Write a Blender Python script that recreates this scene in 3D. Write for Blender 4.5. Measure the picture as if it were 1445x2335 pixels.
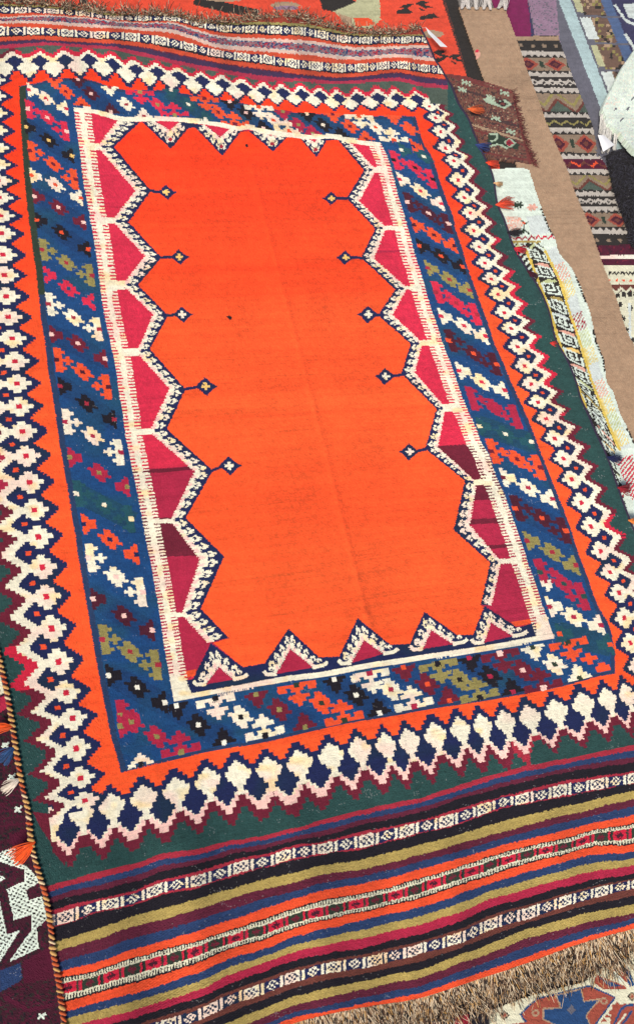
import bpy, math
import numpy as np
from mathutils import Matrix, Vector

rng = np.random.default_rng(7)
for o in list(bpy.data.objects):
    bpy.data.objects.remove(o)
scene = bpy.context.scene
COL = scene.collection

# ------------------------------------------------------------------ camera
# pose solved from the vanishing points of the rug: 29 degrees off straight down
PW, PH, FPX = 1445.0, 2335.0, 1850.0
CAM_H = 1.65
nd = np.array([-0.272, 0.385, 0.0]); nd[2] = math.sqrt(1 - nd @ nd)      # "down" in camera axes (x right, y down, z ahead)
zw = -nd
xw = np.array([1.0, 0, 0]) - zw * zw[0]; xw /= np.linalg.norm(xw)
yw = np.cross(zw, xw)
RW = np.stack([xw, yw, zw])                                             # camera axes -> world axes
CAMP = np.array([0.0, 0.0, CAM_H])
cam_data = bpy.data.cameras.new('camera')
cam_data.sensor_fit = 'VERTICAL'; cam_data.sensor_height = 36.0
cam_data.lens = FPX / PH * 36.0
cam_data.clip_end = 200.0; cam_data.clip_start = 0.01
cam = bpy.data.objects.new('camera', cam_data); COL.objects.link(cam)
rot = RW @ np.diag([1.0, -1.0, -1.0])
m4 = Matrix([list(rot[i]) + [CAMP[i]] for i in range(3)] + [[0, 0, 0, 1]])
cam.matrix_world = m4
scene.camera = cam

# ------------------------------------------------------------------ sky, sun, exposure
SUN_EL, SUN_AZ = math.radians(42), math.radians(215)
world = bpy.data.worlds.new('World'); scene.world = world; world.use_nodes = True
wn = world.node_tree.nodes; wn.clear()
sky = wn.new('ShaderNodeTexSky'); sky.sky_type = 'NISHITA'; sky.sun_disc = False
sky.sun_elevation = SUN_EL; sky.sun_rotation = SUN_AZ
sky.air_density = 1.0; sky.dust_density = 3.0; sky.ozone_density = 0.5
bg = wn.new('ShaderNodeBackground'); bg.inputs['Strength'].default_value = 0.068
wo = wn.new('ShaderNodeOutputWorld')
world.node_tree.links.new(sky.outputs[0], bg.inputs[0]); world.node_tree.links.new(bg.outputs[0], wo.inputs[0])
sl = bpy.data.lights.new('sun', 'SUN'); sl.energy = 2.9; sl.angle = math.radians(13); sl.color = (1.0, 0.93, 0.84)
sun = bpy.data.objects.new('sun', sl); COL.objects.link(sun)
sd = Vector((math.sin(SUN_AZ) * math.cos(SUN_EL), math.cos(SUN_AZ) * math.cos(SUN_EL), math.sin(SUN_EL)))
sun.rotation_euler = sd.to_track_quat('Z', 'Y').to_euler(); sun.location = (0, 0, 6)
vs = scene.view_settings
vs.view_transform = 'Standard'; vs.look = 'None'; vs.gamma = 1.0; vs.use_curve_mapping = False
vs.exposure = 0.47

# ------------------------------------------------------------------ helpers
def px2w(x, y, z=0.0):
    """photo pixel -> world point on the level z (arrays allowed)"""
    x = np.asarray(x, float); y = np.asarray(y, float)
    z = np.broadcast_to(np.asarray(z, float), np.broadcast(x, y).shape)
    d = np.stack([(x - PW / 2) / FPX, (y - PH / 2) / FPX, np.ones_like(x + y)], -1) @ RW.T
    t = (z - CAM_H) / d[..., 2]
    return CAMP + d * t[..., None]

def vnoise(x, y, seed=0):
    """smooth value noise in [0,1]"""
    r = np.random.default_rng(seed).random((256, 256))
    xi = np.floor(x).astype(int); yi = np.floor(y).astype(int)
    fx = x - xi; fy = y - yi
    fx = fx * fx * (3 - 2 * fx); fy = fy * fy * (3 - 2 * fy)
    a = r[xi % 256, yi % 256]; b = r[(xi + 1) % 256, yi % 256]
    c = r[xi % 256, (yi + 1) % 256]; d = r[(xi + 1) % 256, (yi + 1) % 256]
    return (a * (1 - fx) + b * fx) * (1 - fy) + (c * (1 - fx) + d * fx) * fy

def catmull(P, s):
    """Catmull-Rom through points P (n,k) at parameters s (in index units)"""
    P = np.asarray(P, float); n = len(P)
    s = np.clip(np.asarray(s, float), 0, n - 1 - 1e-6)
    i = np.floor(s).astype(int); f = (s - i)[..., None]
    g = lambda k: P[np.clip(k, 0, n - 1)]
    p0 = np.where((i == 0)[..., None], 2 * g(i) - g(i + 1), g(i - 1)); p1 = g(i); p2 = g(i + 1)
    p3 = np.where((i + 2 > n - 1)[..., None], 2 * g(i + 1) - g(i), g(i + 2))
    return 0.5 * (2 * p1 + (p2 - p0) * f + (2 * p0 - 5 * p1 + 4 * p2 - p3) * f ** 2 + (-p0 + 3 * p1 - 3 * p2 + p3) * f ** 3)

def resample(P, step=4.0, smooth=True):
    P = np.asarray(P, float)
    n = len(P)
    if smooth:
        s = np.linspace(0, n - 1, n * 12); Q = catmull(P, s)
    else:
        Q = P
    L = np.r_[0, np.cumsum(np.hypot(*np.diff(Q, axis=0).T))]
    m = max(2, int(L[-1] / step))
    l = np.linspace(0, L[-1], m)
    return np.stack([np.interp(l, L, Q[:, 0]), np.interp(l, L, Q[:, 1])], 1), l

def srgb(r, g, b):
    c = np.array([r, g, b], float) / 255
    return np.where(c <= .04045, c / 12.92, ((c + .055) / 1.055) ** 2.4)

# ------------------------------------------------------------------ drawing of woven patterns (a plan of yarn colours)
PAL = [(0, 0, 0)]
def dye(r, g, b):
    PAL.append((r, g, b)); return len(PAL) - 1
ORANGE = dye(250, 84, 36);  CRIM = dye(216, 46, 76);   CRIM2 = dye(178, 40, 72);   MAROON = dye(112, 32, 52)
DMAR = dye(78, 28, 46);     CREAM = dye(244, 238, 214); NAVY = dye(30, 40, 84);    BLUE = dye(27, 72, 124)
GUARD = dye(40, 62, 98);   GREEN = dye(42, 76, 74);   GGREY = dye(78, 92, 82);   RED = dye(208, 38, 66)
OLIVE = dye(150, 140, 84);  BLACK = dye(30, 27, 36);   YELL = dye(246, 204, 120);  PINK = dye(250, 206, 194)
TEAL = dye(36, 84, 96);     MUST = dye(178, 157, 90);  SBLUE = dye(42, 64, 106);   SMAR = dye(98, 34, 56)
SRED = dye(168, 46, 64);    RUST = dye(146, 62, 48);   PURP = dye(66, 46, 80);     SORG = dye(236, 86, 48)
GRAYM = dye(150, 110, 118); WHITE = dye(244, 240, 224); SCRIM = dye(172, 48, 76);  BRN = dye(110, 60, 52)
DKGREEN = dye(48, 62, 50);  BROWN = dye(176, 145, 117); TAN = dye(178, 150, 122);  WOOL = dye(228, 242, 228)
OLDBLK = dye(48, 44, 42);   PALEG = dye(190, 190, 150); MAG = dye(126, 30, 84);    MAUVE = dye(152, 124, 146)
GREY = dye(104, 104, 116);  PALEB = dye(176, 200, 202); FBROWN = dye(112, 88, 76); FBLUE = dye(84, 106, 146)
FNAVY = dye(58, 56, 92);    BRICK = dye(164, 80, 64);   STARB = dye(40, 76, 124);  KRED = dye(234, 80, 54)
BAGB = dye(122, 84, 70);    BAGD = dye(74, 54, 54);     BAGR = dye(120, 60, 58);   MINT = dye(176, 196, 170)
WINE = dye(84, 22, 48);     CREAM2 = dye(226, 224, 196); PALEY = dye(236, 216, 140); PALEP = dye(238, 178, 158)
PALEGR = dye(204, 214, 158); DWINE = dye(66, 26, 42);   PALEC = dye(216, 226, 222); GOLD = dye(230, 200, 92); TORG = dye(204, 78, 50); TWHT = dye(216, 184, 170); DBLUE = dye(27, 64, 112); TEAL2 = dye(30, 72, 100); KWHITE = dye(194, 186, 176); KTAN = dye(146, 126, 106)
PALA = np.array(PAL, float)

class Plan:
    """yarn colour index on a plan laid out in traced coordinates"""
    def __init__(self, x0, y0, x1, y1, sc=1.0):
        self.x0, self.y0, self.sc = x0, y0, sc
        self.w, self.h = int((x1 - x0) * sc), int((y1 - y0) * sc)
        self.c = np.zeros((self.h, self.w), np.uint8); self.z = np.zeros((self.h, self.w), np.uint8)
        self.zone = 0
    def put(self, x, y, lab):
        ix = np.round((x - self.x0) * self.sc - .5).astype(int).ravel(); iy = np.round((y - self.y0) * self.sc - .5).astype(int).ravel()
        lab = np.broadcast_to(lab, x.shape).ravel()
        ok = (ix >= 0) & (ix < self.w) & (iy >= 0) & (iy < self.h) & (lab > 0)
        self.c[iy[ok], ix[ok]] = lab[ok]; self.z[iy[ok], ix[ok]] = self.zone
    def poly(self, P, lab, smooth=False, mask=None):
        P = np.asarray(P, float)
        if smooth: P = resample(np.vstack([P, P[:1]]), 3)[0]
        X = (P[:, 0] - self.x0) * self.sc; Y = (P[:, 1] - self.y0) * self.sc
        X2 = np.roll(X, -1); Y2 = np.roll(Y, -1)
        for r in range(max(0, int(Y.min())), min(self.h, int(Y.max()) + 2)):
            yc = r + .5
            hit = (Y <= yc) != (Y2 <= yc)
            if not hit.any(): continue
            xs = np.sort(X[hit] + (yc - Y[hit]) / (Y2[hit] - Y[hit]) * (X2[hit] - X[hit]))
            for a, b in zip(xs[0::2], xs[1::2]):
                i0, i1 = max(0, int(math.ceil(a - .5))), min(self.w, int(math.ceil(b - .5)))
                if i1 > i0:
                    if mask is None:
                        self.c[r, i0:i1] = lab; self.z[r, i0:i1] = self.zone
                    else:
                        k = np.isin(self.c[r, i0:i1], mask)
                        self.c[r, i0:i1][k] = lab; self.z[r, i0:i1][k] = self.zone
    def strip(self, A, B, f, smooth=True):
        """paint between the lines A and B; f(s in px, d 0..1, s/len) -> colour"""
        A = np.asarray(A, float); B = np.asarray(B, float); n = len(A)
        k = np.linspace(0, n - 1, n * 16)
        if smooth: a, b = catmull(A, k), catmull(B, k)
        else:
            a = np.stack([np.interp(k, range(n), A[:, j]) for j in (0, 1)], 1); b = np.stack([np.interp(k, range(n), B[:, j]) for j in (0, 1)], 1)
        m = (a + b) / 2
        L = np.r_[0, np.cumsum(np.hypot(*np.diff(m, axis=0).T))]
        ns = int(L[-1] * 1.9 * self.sc) + 4
        l = np.linspace(0, L[-1], ns)
        a = np.stack([np.interp(l, L, a[:, j]) for j in (0, 1)], 1); b = np.stack([np.interp(l, L, b[:, j]) for j in (0, 1)], 1)
        wdt = np.hypot(*(a - b).T).max()
        ndv = int(wdt * 2.2 * self.sc) + 4
        d = (np.arange(ndv) + .5) / ndv
        x = a[:, None, 0] * (1 - d) + b[:, None, 0] * d; y = a[:, None, 1] * (1 - d) + b[:, None, 1] * d
        S = np.broadcast_to(l[:, None], x.shape); D = np.broadcast_to(d, x.shape)
        lab = f(S, D, S / L[-1]) if callable(f) else f
        self.put(x, y, lab)
    def line(self, P, w, lab, smooth=True):
        P = resample(P, 2, smooth)[0]
        t = np.gradient(P, axis=0); t /= np.linalg.norm(t, axis=1)[:, None] + 1e-9
        nrm = np.stack([-t[:, 1], t[:, 0]], 1) * w / 2
        self.strip(P - nrm, P + nrm, lab, smooth=False)
    def blob(self, x, y, rx, ry, lab):
        a = np.linspace(0, 2 * math.pi, 14, endpoint=False)
        self.poly(np.stack([x + rx * np.cos(a), y + ry * np.sin(a)], 1), lab)
    def bitmap(self, cx, cy, ex, ey, rows, cols):
        ex = np.asarray(ex, float); ey = np.asarray(ey, float)
        h = len(rows); w = max(len(r) for r in rows)
        n = int(max(np.hypot(*ex), np.hypot(*ey)) * 2.2 * self.sc) + 2
        u = (np.arange(n) + .5) / n
        U, V = np.meshgrid(u, u)
        for j, r in enumerate(rows):
            for i, ch in enumerate(r):
                if ch in cols:
                    a = i + U - w / 2; b = j + V - h / 2
                    self.put(cx + ex[0] * a + ey[0] * b, cy + ex[1] * a + ey[1] * b, np.full(U.shape, cols[ch], np.uint8))
    def at(self, x, y):
        ix = np.floor((x - self.x0) * self.sc).astype(int); iy = np.floor((y - self.y0) * self.sc).astype(int)
        ok = (ix >= 0) & (ix < self.w) & (iy >= 0) & (iy < self.h)
        ix = np.clip(ix, 0, self.w - 1); iy = np.clip(iy, 0, self.h - 1)
        return np.where(ok, self.c[iy, ix], 0), np.where(ok, self.z[iy, ix], 0)

# ------------------------------------------------------------------ materials
def wool_material(name, rough=0.92, bump=0.25, scale=900.0, attr=True, color=None, sheen=0.05):
    m = bpy.data.materials.new(name); m.use_nodes = True
    nt = m.node_tree; b = nt.nodes['Principled BSDF']
    b.inputs['Roughness'].default_value = rough
    b.inputs['Specular IOR Level'].default_value = 0.15
    b.inputs['Sheen Weight'].default_value = sheen; b.inputs['Sheen Roughness'].default_value = 0.6
    tc = nt.nodes.new('ShaderNodeTexCoord')
    nz = nt.nodes.new('ShaderNodeTexNoise'); nz.inputs['Scale'].default_value = scale; nz.inputs['Detail'].default_value = 3
    nt.links.new(tc.outputs['Object'], nz.inputs['Vector'])
    nz2 = nt.nodes.new('ShaderNodeTexNoise'); nz2.inputs['Scale'].default_value = 46.0; nz2.inputs['Detail'].default_value = 5
    nt.links.new(tc.outputs['Object'], nz2.inputs['Vector'])
    ad = nt.nodes.new('ShaderNodeMath'); ad.operation = 'MULTIPLY_ADD'
    nt.links.new(nz.outputs['Fac'], ad.inputs[0]); ad.inputs[1].default_value = 0.34
    mr = nt.nodes.new('ShaderNodeMath'); mr.operation = 'MULTIPLY_ADD'; mr.inputs[1].default_value = 0.22; mr.inputs[2].default_value = 0.72
    nt.links.new(nz2.outputs['Fac'], mr.inputs[0]); nt.links.new(mr.outputs[0], ad.inputs[2])
    mul = nt.nodes.new('ShaderNodeVectorMath'); mul.operation = 'SCALE'
    if attr:
        at = nt.nodes.new('ShaderNodeAttribute'); at.attribute_name = 'yarn'
        nt.links.new(at.outputs['Color'], mul.inputs[0])
    else:
        mul.inputs[0].default_value = color
    nt.links.new(ad.outputs[0], mul.inputs['Scale'])
    nt.links.new(mul.outputs[0], b.inputs['Base Color'])
    bp = nt.nodes.new('ShaderNodeBump'); bp.inputs['Strength'].default_value = bump; bp.inputs['Distance'].default_value = 0.0015
    nt.links.new(nz.outputs['Fac'], bp.inputs['Height']); nt.links.new(bp.outputs[0], b.inputs['Normal'])
    return m
M_WOOL = wool_material('woven_wool')
M_YARN = wool_material('loose_yarn', bump=0.1, scale=300.0)
def plain(name, rgb, rough=0.9, k=0.85, sheen=0.1):
    return wool_material(name, rough, 0.1, 500.0, False, tuple(srgb(*rgb) * k), sheen)

def empty(name, loc, label, cat, group=None):
    o = bpy.data.objects.new(name, None); COL.objects.link(o); o.location = loc; o.empty_display_size = 0.05
    o['label'] = label; o['category'] = cat
    if group: o['group'] = group
    return o

def mesh_obj(name, V, F, mat, parent=None, colors=None, smooth=False, kind=None):
    """V (n,3), F (m,4) or (m,3); colors (m,3) linear yarn colour for each face"""
    me = bpy.data.meshes.new(name)
    V = np.asarray(V, np.float32); F = np.asarray(F, np.int32)
    k = F.shape[1]
    me.vertices.add(len(V)); me.vertices.foreach_set('co', V.ravel())
    me.loops.add(F.size); me.loops.foreach_set('vertex_index', F.ravel())
    me.polygons.add(len(F)); me.polygons.foreach_set('loop_start', np.arange(0, F.size, k, dtype=np.int32))
    me.polygons.foreach_set('loop_total', np.full(len(F), k, np.int32))
    me.update(calc_edges=True)
    me.polygons.foreach_set('use_smooth', np.full(len(F), smooth, bool))
    if colors is not None:
        a = me.attributes.new('yarn', 'FLOAT_COLOR', 'FACE')
        c = np.ones((len(F), 4), np.float32); c[:, :3] = colors
        a.data.foreach_set('color', c.ravel())
    me.materials.append(mat)
    o = bpy.data.objects.new(name, me); COL.objects.link(o)
    if parent is not None:
        o.parent = parent; o.matrix_parent_inverse = Matrix.Translation(-Vector(parent.location))
    if kind: o['kind'] = kind
    return o

def yarn_colors(lab, x, y, row, seed=0, k=0.86, var=0.10, jit=0.06):
    """dye lot, streaks along the weft and fleck for each woven cell"""
    r = np.random.default_rng(seed)
    rgb = PALA[lab] / 255.0
    n1 = vnoise(x / 55 + 7, y / 38, seed + 1); n2 = vnoise(x / 26 + 31, y / 17 + 5, seed + 2)
    cm = np.isin(lab, (CREAM, WHITE))
    pk = np.clip((n1 - .55) * 3.2, 0, 1) * cm; ye = np.clip((n2 - .62) * 3.4, 0, 1) * (lab == CREAM)
    rgb = rgb * (1 - pk[:, None] * .5) + PALA[PINK] / 255 * (pk[:, None] * .5)
    rgb = rgb * (1 - ye[:, None] * .42) + PALA[YELL] / 255 * (ye[:, None] * .42)
    bl = np.isin(lab, (BLUE, NAVY, DBLUE, TEAL2))
    tl = np.clip((n1 - .52) * 2.4, 0, 1) * bl
    rgb = rgb * (1 - tl[:, None] * .5) + (PALA[TEAL] / 255 * np.where(lab == NAVY, .62, 1.)[:, None]) * (tl[:, None] * .5)
    lin = np.where(rgb <= .04045, rgb / 12.92, ((rgb + .055) / 1.055) ** 2.4)
    st = vnoise(row * .9, x / 130 + seed, seed + 3) + .6 * vnoise(row * .23, x / 300, seed + 4) - .8
    sp = vnoise(row * .61 + 3, x / 170 + 9, seed + 6) * vnoise(row * .11 + 8, x / 420 + 2, seed + 7)
    n3 = vnoise(x / 7.0 + 11, y / 5.0 + 3, seed + 8)
    f = 1 + var * st - .36 * np.clip(sp - .40, 0, 1) + jit * r.standard_normal(len(lab)) + .05 * (n2 - .5) + .20 * (n3 - .5) + .10 * (vnoise(x / 90.0 + 3, y / 60.0 + 1, seed + 15) - .5)
    hairy = np.isin(lab, (MUST, SBLUE, SMAR, GREEN, OLIVE, BLACK, BRN, TEAL, GGREY, BLUE, DBLUE, TEAL2))
    f = f + hairy * (.16 * (vnoise(x / 11.0 + 5, row * .8, seed + 12) - .5) + .07 * r.standard_normal(len(lab)))
    # stray pale flecks where the warp grins through
    fl = (r.random(len(lab)) < .0012 + .10 * (vnoise(x / 22, y / 7, seed + 9) > .84) ); fl &= np.isin(lab, (GREEN, BLUE, SMAR, BLACK, SBLUE))
    lin = lin * np.clip(f, .4, 1.6)[:, None] * k
    lin = np.where(fl[:, None], lin * .7 + .13, lin)
    return np.clip(lin, 0, .93)

exec_parts = []
# ================================================================== ground
def pavement():
    me = bpy.data.meshes.new('ground')
    s = 40.0
    V = [(-s, -s, 0), (s, -s, 0), (s, s, 0), (-s, s, 0)]
    me.from_pydata(V, [], [(0, 1, 2, 3)])
    o = bpy.data.objects.new('ground', me); COL.objects.link(o); o['kind'] = 'structure'
    m = bpy.data.materials.new('dusty_paving'); m.use_nodes = True
    nt = m.node_tree; b = nt.nodes['Principled BSDF']; b.inputs['Roughness'].default_value = .95
    nz = nt.nodes.new('ShaderNodeTexNoise'); nz.inputs['Scale'].default_value = 14; nz.inputs['Detail'].default_value = 8
    tc = nt.nodes.new('ShaderNodeTexCoord'); nt.links.new(tc.outputs['Object'], nz.inputs['Vector'])
    cr = nt.nodes.new('ShaderNodeValToRGB')
    cr.color_ramp.elements[0].color = (.10, .092, .085, 1); cr.color_ramp.elements[1].color = (.24, .22, .20, 1)
    nt.links.new(nz.outputs['Fac'], cr.inputs[0]); nt.links.new(cr.outputs[0], b.inputs['Base Color'])
    me.materials.append(m)
pavement()

# ================================================================== THE MAIN RUG: plan
RP = Plan(-260, -130, 1850, 2640, 1.5)
VPX, VPY = np.array([5600.0, 700.0]), np.array([-480.0, -3800.0])
def weft(p):
    d = VPX - np.asarray(p, float); return d / np.linalg.norm(d, axis=-1, keepdims=True)
def warp(p):
    d = np.asarray(p, float) - VPY; return d / np.linalg.norm(d, axis=-1, keepdims=True)

L_EDGE = [(-150, -60), (-130, 40), (-122, 180), (-118, 340), (-112, 520), (-103, 720), (-88, 930), (-66, 1120), (-44, 1270), (-20, 1420), (3, 1517), (17, 1583), (28, 1647), (39, 1721),
          (51, 1791), (64, 1846), (73, 1928), (91, 1997), (105, 2044), (116, 2110), (122, 2171), (133, 2227), (141, 2288), (147, 2332), (165, 2440), (184, 2560)]
R_EDGE = [(956, 60), (977, 102), (991, 136), (1006, 158), (1016, 177), (1030, 199), (1044, 235), (1066, 270), (1080, 305), (1099, 349), (1117, 386), (1125, 412), (1133, 465), (1147, 497),
          (1158, 529), (1172, 568), (1200, 614), (1226, 655), (1240, 684), (1252, 717), (1260, 755), (1268, 781), (1291, 820), (1304, 850), (1314, 878), (1323, 910), (1340, 947), (1357, 987),
          (1377, 1029), (1391, 1065), (1408, 1115), (1424, 1159), (1437, 1192), (1466, 1262), (1500, 1380), (1548, 1560), (1596, 1740), (1650, 1910), (1700, 2040)]
T_EDGE = [(-150, -22), (-60, -10), (30, 0), (100, 7), (170, 14), (240, 24), (320, 30), (400, 31), (450, 45), (520, 46), (600, 38), (655, 34), (700, 42), (760, 60), (820, 70), (900, 73), (956, 60)]
B_EDGE = [(184, 2548), (290, 2495), (400, 2450), (540, 2385), (675, 2332), (810, 2300), (950, 2277), (1080, 2236), (1200, 2196), (1320, 2152), (1440, 2118), (1560, 2082), (1700, 2040)]

# ---- top end stripes: y of every boundary at each x
TX = [-140, 0, 100, 200, 260, 330, 400, 500, 600, 700, 800, 900, 960, 1020]
TY = {  # top rust, yellow, black, pattern1, black, orange, white, mottled, white, orange, pattern2, black, orange, maroon, purple, crimson, green
    -140: [-40, -4, 1, 5, 19, 22, 30, 34, 46, 51, 60, 80, 86, 96, 99, 107, 116],
    0: [-20, 8, 12, 15, 29, 31, 39, 42, 48, 53, 60, 80, 85, 95, 97, 104, 112],
    100: [-10, 14, 17, 19, 30, 31, 35, 38, 48, 54, 63, 79, 82, 91, 92, 97, 103],
    200: [5, 23, 26, 27, 37, 38, 41, 43, 55, 62, 71, 86, 89, 98, 99, 104, 110],
    260: [12, 32, 35, 37, 45, 46, 48, 50, 60, 65, 73, 89, 92, 100, 101, 107, 114],
    330: [18, 33, 35, 37, 47, 49, 52, 54, 64, 71, 78, 97, 99, 109, 111, 121, 130],
    400: [22, 34, 37, 39, 48, 50, 54, 57, 70, 77, 90, 107, 113, 123, 126, 138, 146],
    500: [34, 50, 54, 57, 71, 74, 82, 87, 101, 110, 115, 131, 135, 144, 146, 157, 165],
    600: [26, 50, 56, 60, 76, 79, 87, 94, 109, 118, 126, 144, 147, 158, 161, 173, 183],
    700: [30, 55, 61, 64, 81, 84, 92, 99, 117, 125, 138, 157, 160, 170, 172, 180, 188],
    800: [56, 76, 81, 84, 99, 102, 107, 113, 129, 137, 146, 164, 167, 176, 178, 185, 191],
    900: [60, 80, 83, 85, 98, 101, 106, 112, 124, 131, 140, 156, 158, 165, 167, 177, 185],
    960: [58, 79, 82, 84, 97, 100, 104, 110, 130, 137, 146, 163, 166, 174, 177, 188, 197],
    1020: [66, 80, 83, 85, 99, 102, 107, 114, 134, 141, 152, 170, 172, 181, 184, 195, 203]}
TLAB = [RUST, OLIVE, BLACK, 'P1', BLACK, TORG, TWHT, 'MO', TWHT, TORG, 'P2', BLACK, TORG, SMAR, PURP, SCRIM]

def lattice(u, v):
    """little 3x3 diagonal lattice inside a box, u,v in -1..1"""
    i = np.floor(u * 2.6 + .5); j = np.floor(v * 2.3 + .5)
    return (np.abs(i) + np.abs(j) <= 2) & ((i + j) % 2 == 0)
def box_row(period, phase, cream=CREAM, dark=NAVY):
    def f(s, d, q):
        per = period(q) if callable(period) else period
        t = (s / per + phase) % 1.0
        v = (d - .5) * 2
        lab = np.full(s.shape, dark, np.uint8)
        u = (t - .17) / .165; inb = np.abs(u) < 1
        lab = np.where(inb & lattice(u * 1.1, v) & (np.abs(v) < .9), cream, lab)
        lab = np.where((t > .365) & (t < .435), cream, lab)
        u = (t - .665) / .18; inb = np.abs(u) < 1
        lab = np.where(inb, np.where(lattice(u * 1.15, v) & (np.abs(v) < .8), dark, cream), lab)
        lab = np.where((t > .895) & (t < .965), cream, lab)
        return lab
    return f
def mottle(s, d, q):
    h = (np.sin(np.floor(s / 4) * 12.9898 + np.floor(d * 5) * 78.233) * 43758.5453) % 1
    lab = np.where(h < .42, GRAYM, np.where(h < .68, SRED, np.where(h < .86, SBLUE, GREY)))
    return np.where((d < .12) | (d > .9), np.where(h < .6, SBLUE, PALEB), lab).astype(np.uint8)
def comb_row(s, d, q):
    t = (s / 6.6 + .35 * np.sin(s / 37)) % 1
    return np.where(d < .2, BLACK, np.where((t < .58) | (d > .8), CREAM2, BLACK)).astype(np.uint8)
def comb_row2(s, d, q):
    t = (s / 6.8 + .35 * np.sin(s / 41)) % 1
    return np.where(d > .76, BLACK, np.where((t < .58) | (d < .2), MUST if False else CREAM2, BLACK)).astype(np.uint8)
def redgreen(s, d, q):
    per = 104 - 12 * q
    t = (s / per) % 1; v = (d - .5) * 2
    lab = np.where(t < .5, RED, DKGREEN)
    loc = (t % .5) / .5
    lab = np.where((loc > .74) & (loc < .84), np.where(t < .5, DKGREEN, RED), lab)
    lab = np.where((loc > .84) & (loc < .9), np.where(t < .5, CRIM2, BLACK), lab)
    u = (loc - .36) / .22
    st = (np.abs(u) + np.abs(v) < 1.05) & (((np.floor(u * 3) + np.floor(v * 3)) % 2 == 0) | (np.abs(v) < .25))
    return np.where(st, np.where(t < .5, DMAR, MAROON), lab).astype(np.uint8)

RUGPOLY = np.vstack([resample(T_EDGE, 4)[0], resample(R_EDGE, 4)[0], resample(B_EDGE, 4)[0][::-1], resample(L_EDGE, 4)[0][::-1]])

RP.zone = 3
RP.poly(RUGPOLY, GREEN)
inside = RP.c > 0
gl = np.array([(x, TY[x][-1] - 2) for x in TX]); gu = gl + np.array([0, 60.0])
RP.strip(gl, gu, GGREY)

# ---- outer zigzag border
LFL = [(-22, 143), (-19, 180), (-17, 217), (-15, 256), (-13, 296), (-11, 336), (-8, 374), (-5, 411), (-2, 450), (1, 492), (4, 532), (7, 581), (10.5, 627), (14.5, 676), (19, 723),
       (28, 772), (35, 824), (39, 875), (44, 927), (52, 984), (60, 1040), (68, 1100), (79, 1163), (88, 1224), (97, 1294), (106, 1361), (119, 1433), (134, 1509), (151, 1580), (166, 1639), (174, 1707), (184, 1775), (194, 1826)]
RFL = [(978, 243), (992, 269), (1004, 300), (1015, 339), (1034, 367), (1044, 411), (1058, 451), (1072, 486), (1080, 526), (1092, 563), (1105, 600), (1120, 636), (1135, 671), (1149, 713), (1164, 749),
       (1179, 791), (1195, 835), (1210, 876), (1226, 917), (1244, 955), (1264, 1000), (1284, 1046), (1303, 1093), (1325, 1146), (1347, 1201), (1369, 1257), (1390, 1305), (1411, 1352), (1422, 1409), (1436, 1467), (1453, 1520), (1470, 1572)]
TFL = [(65, 155), (123, 154), (180, 151), (235, 154), (289, 169), (338, 176), (388, 183), (441, 195), (489, 201), (536, 209), (585, 219), (629, 223), (671, 226), (715, 229), (757, 235), (798, 237), (844, 235), (890, 235), (934, 237)]
BFL = [(186, 1852), (255, 1836), (328, 1817), (402, 1800), (474, 1778), (542, 1761), (613, 1754), (682, 1738), (755, 1721), (819, 1707), (880, 1697), (931, 1688), (992, 1674), (1049, 1660), (1099, 1653), (1151, 1645), (1206, 1633), (1267, 1620), (1329, 1603), (1384, 1592), (1428, 1582), (1475, 1570), (1530, 1556)]
RP.poly(np.vstack([TFL, RFL, np.array(BFL)[::-1][2:], np.array(LFL)[::-1]]), ORANGE)

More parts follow.
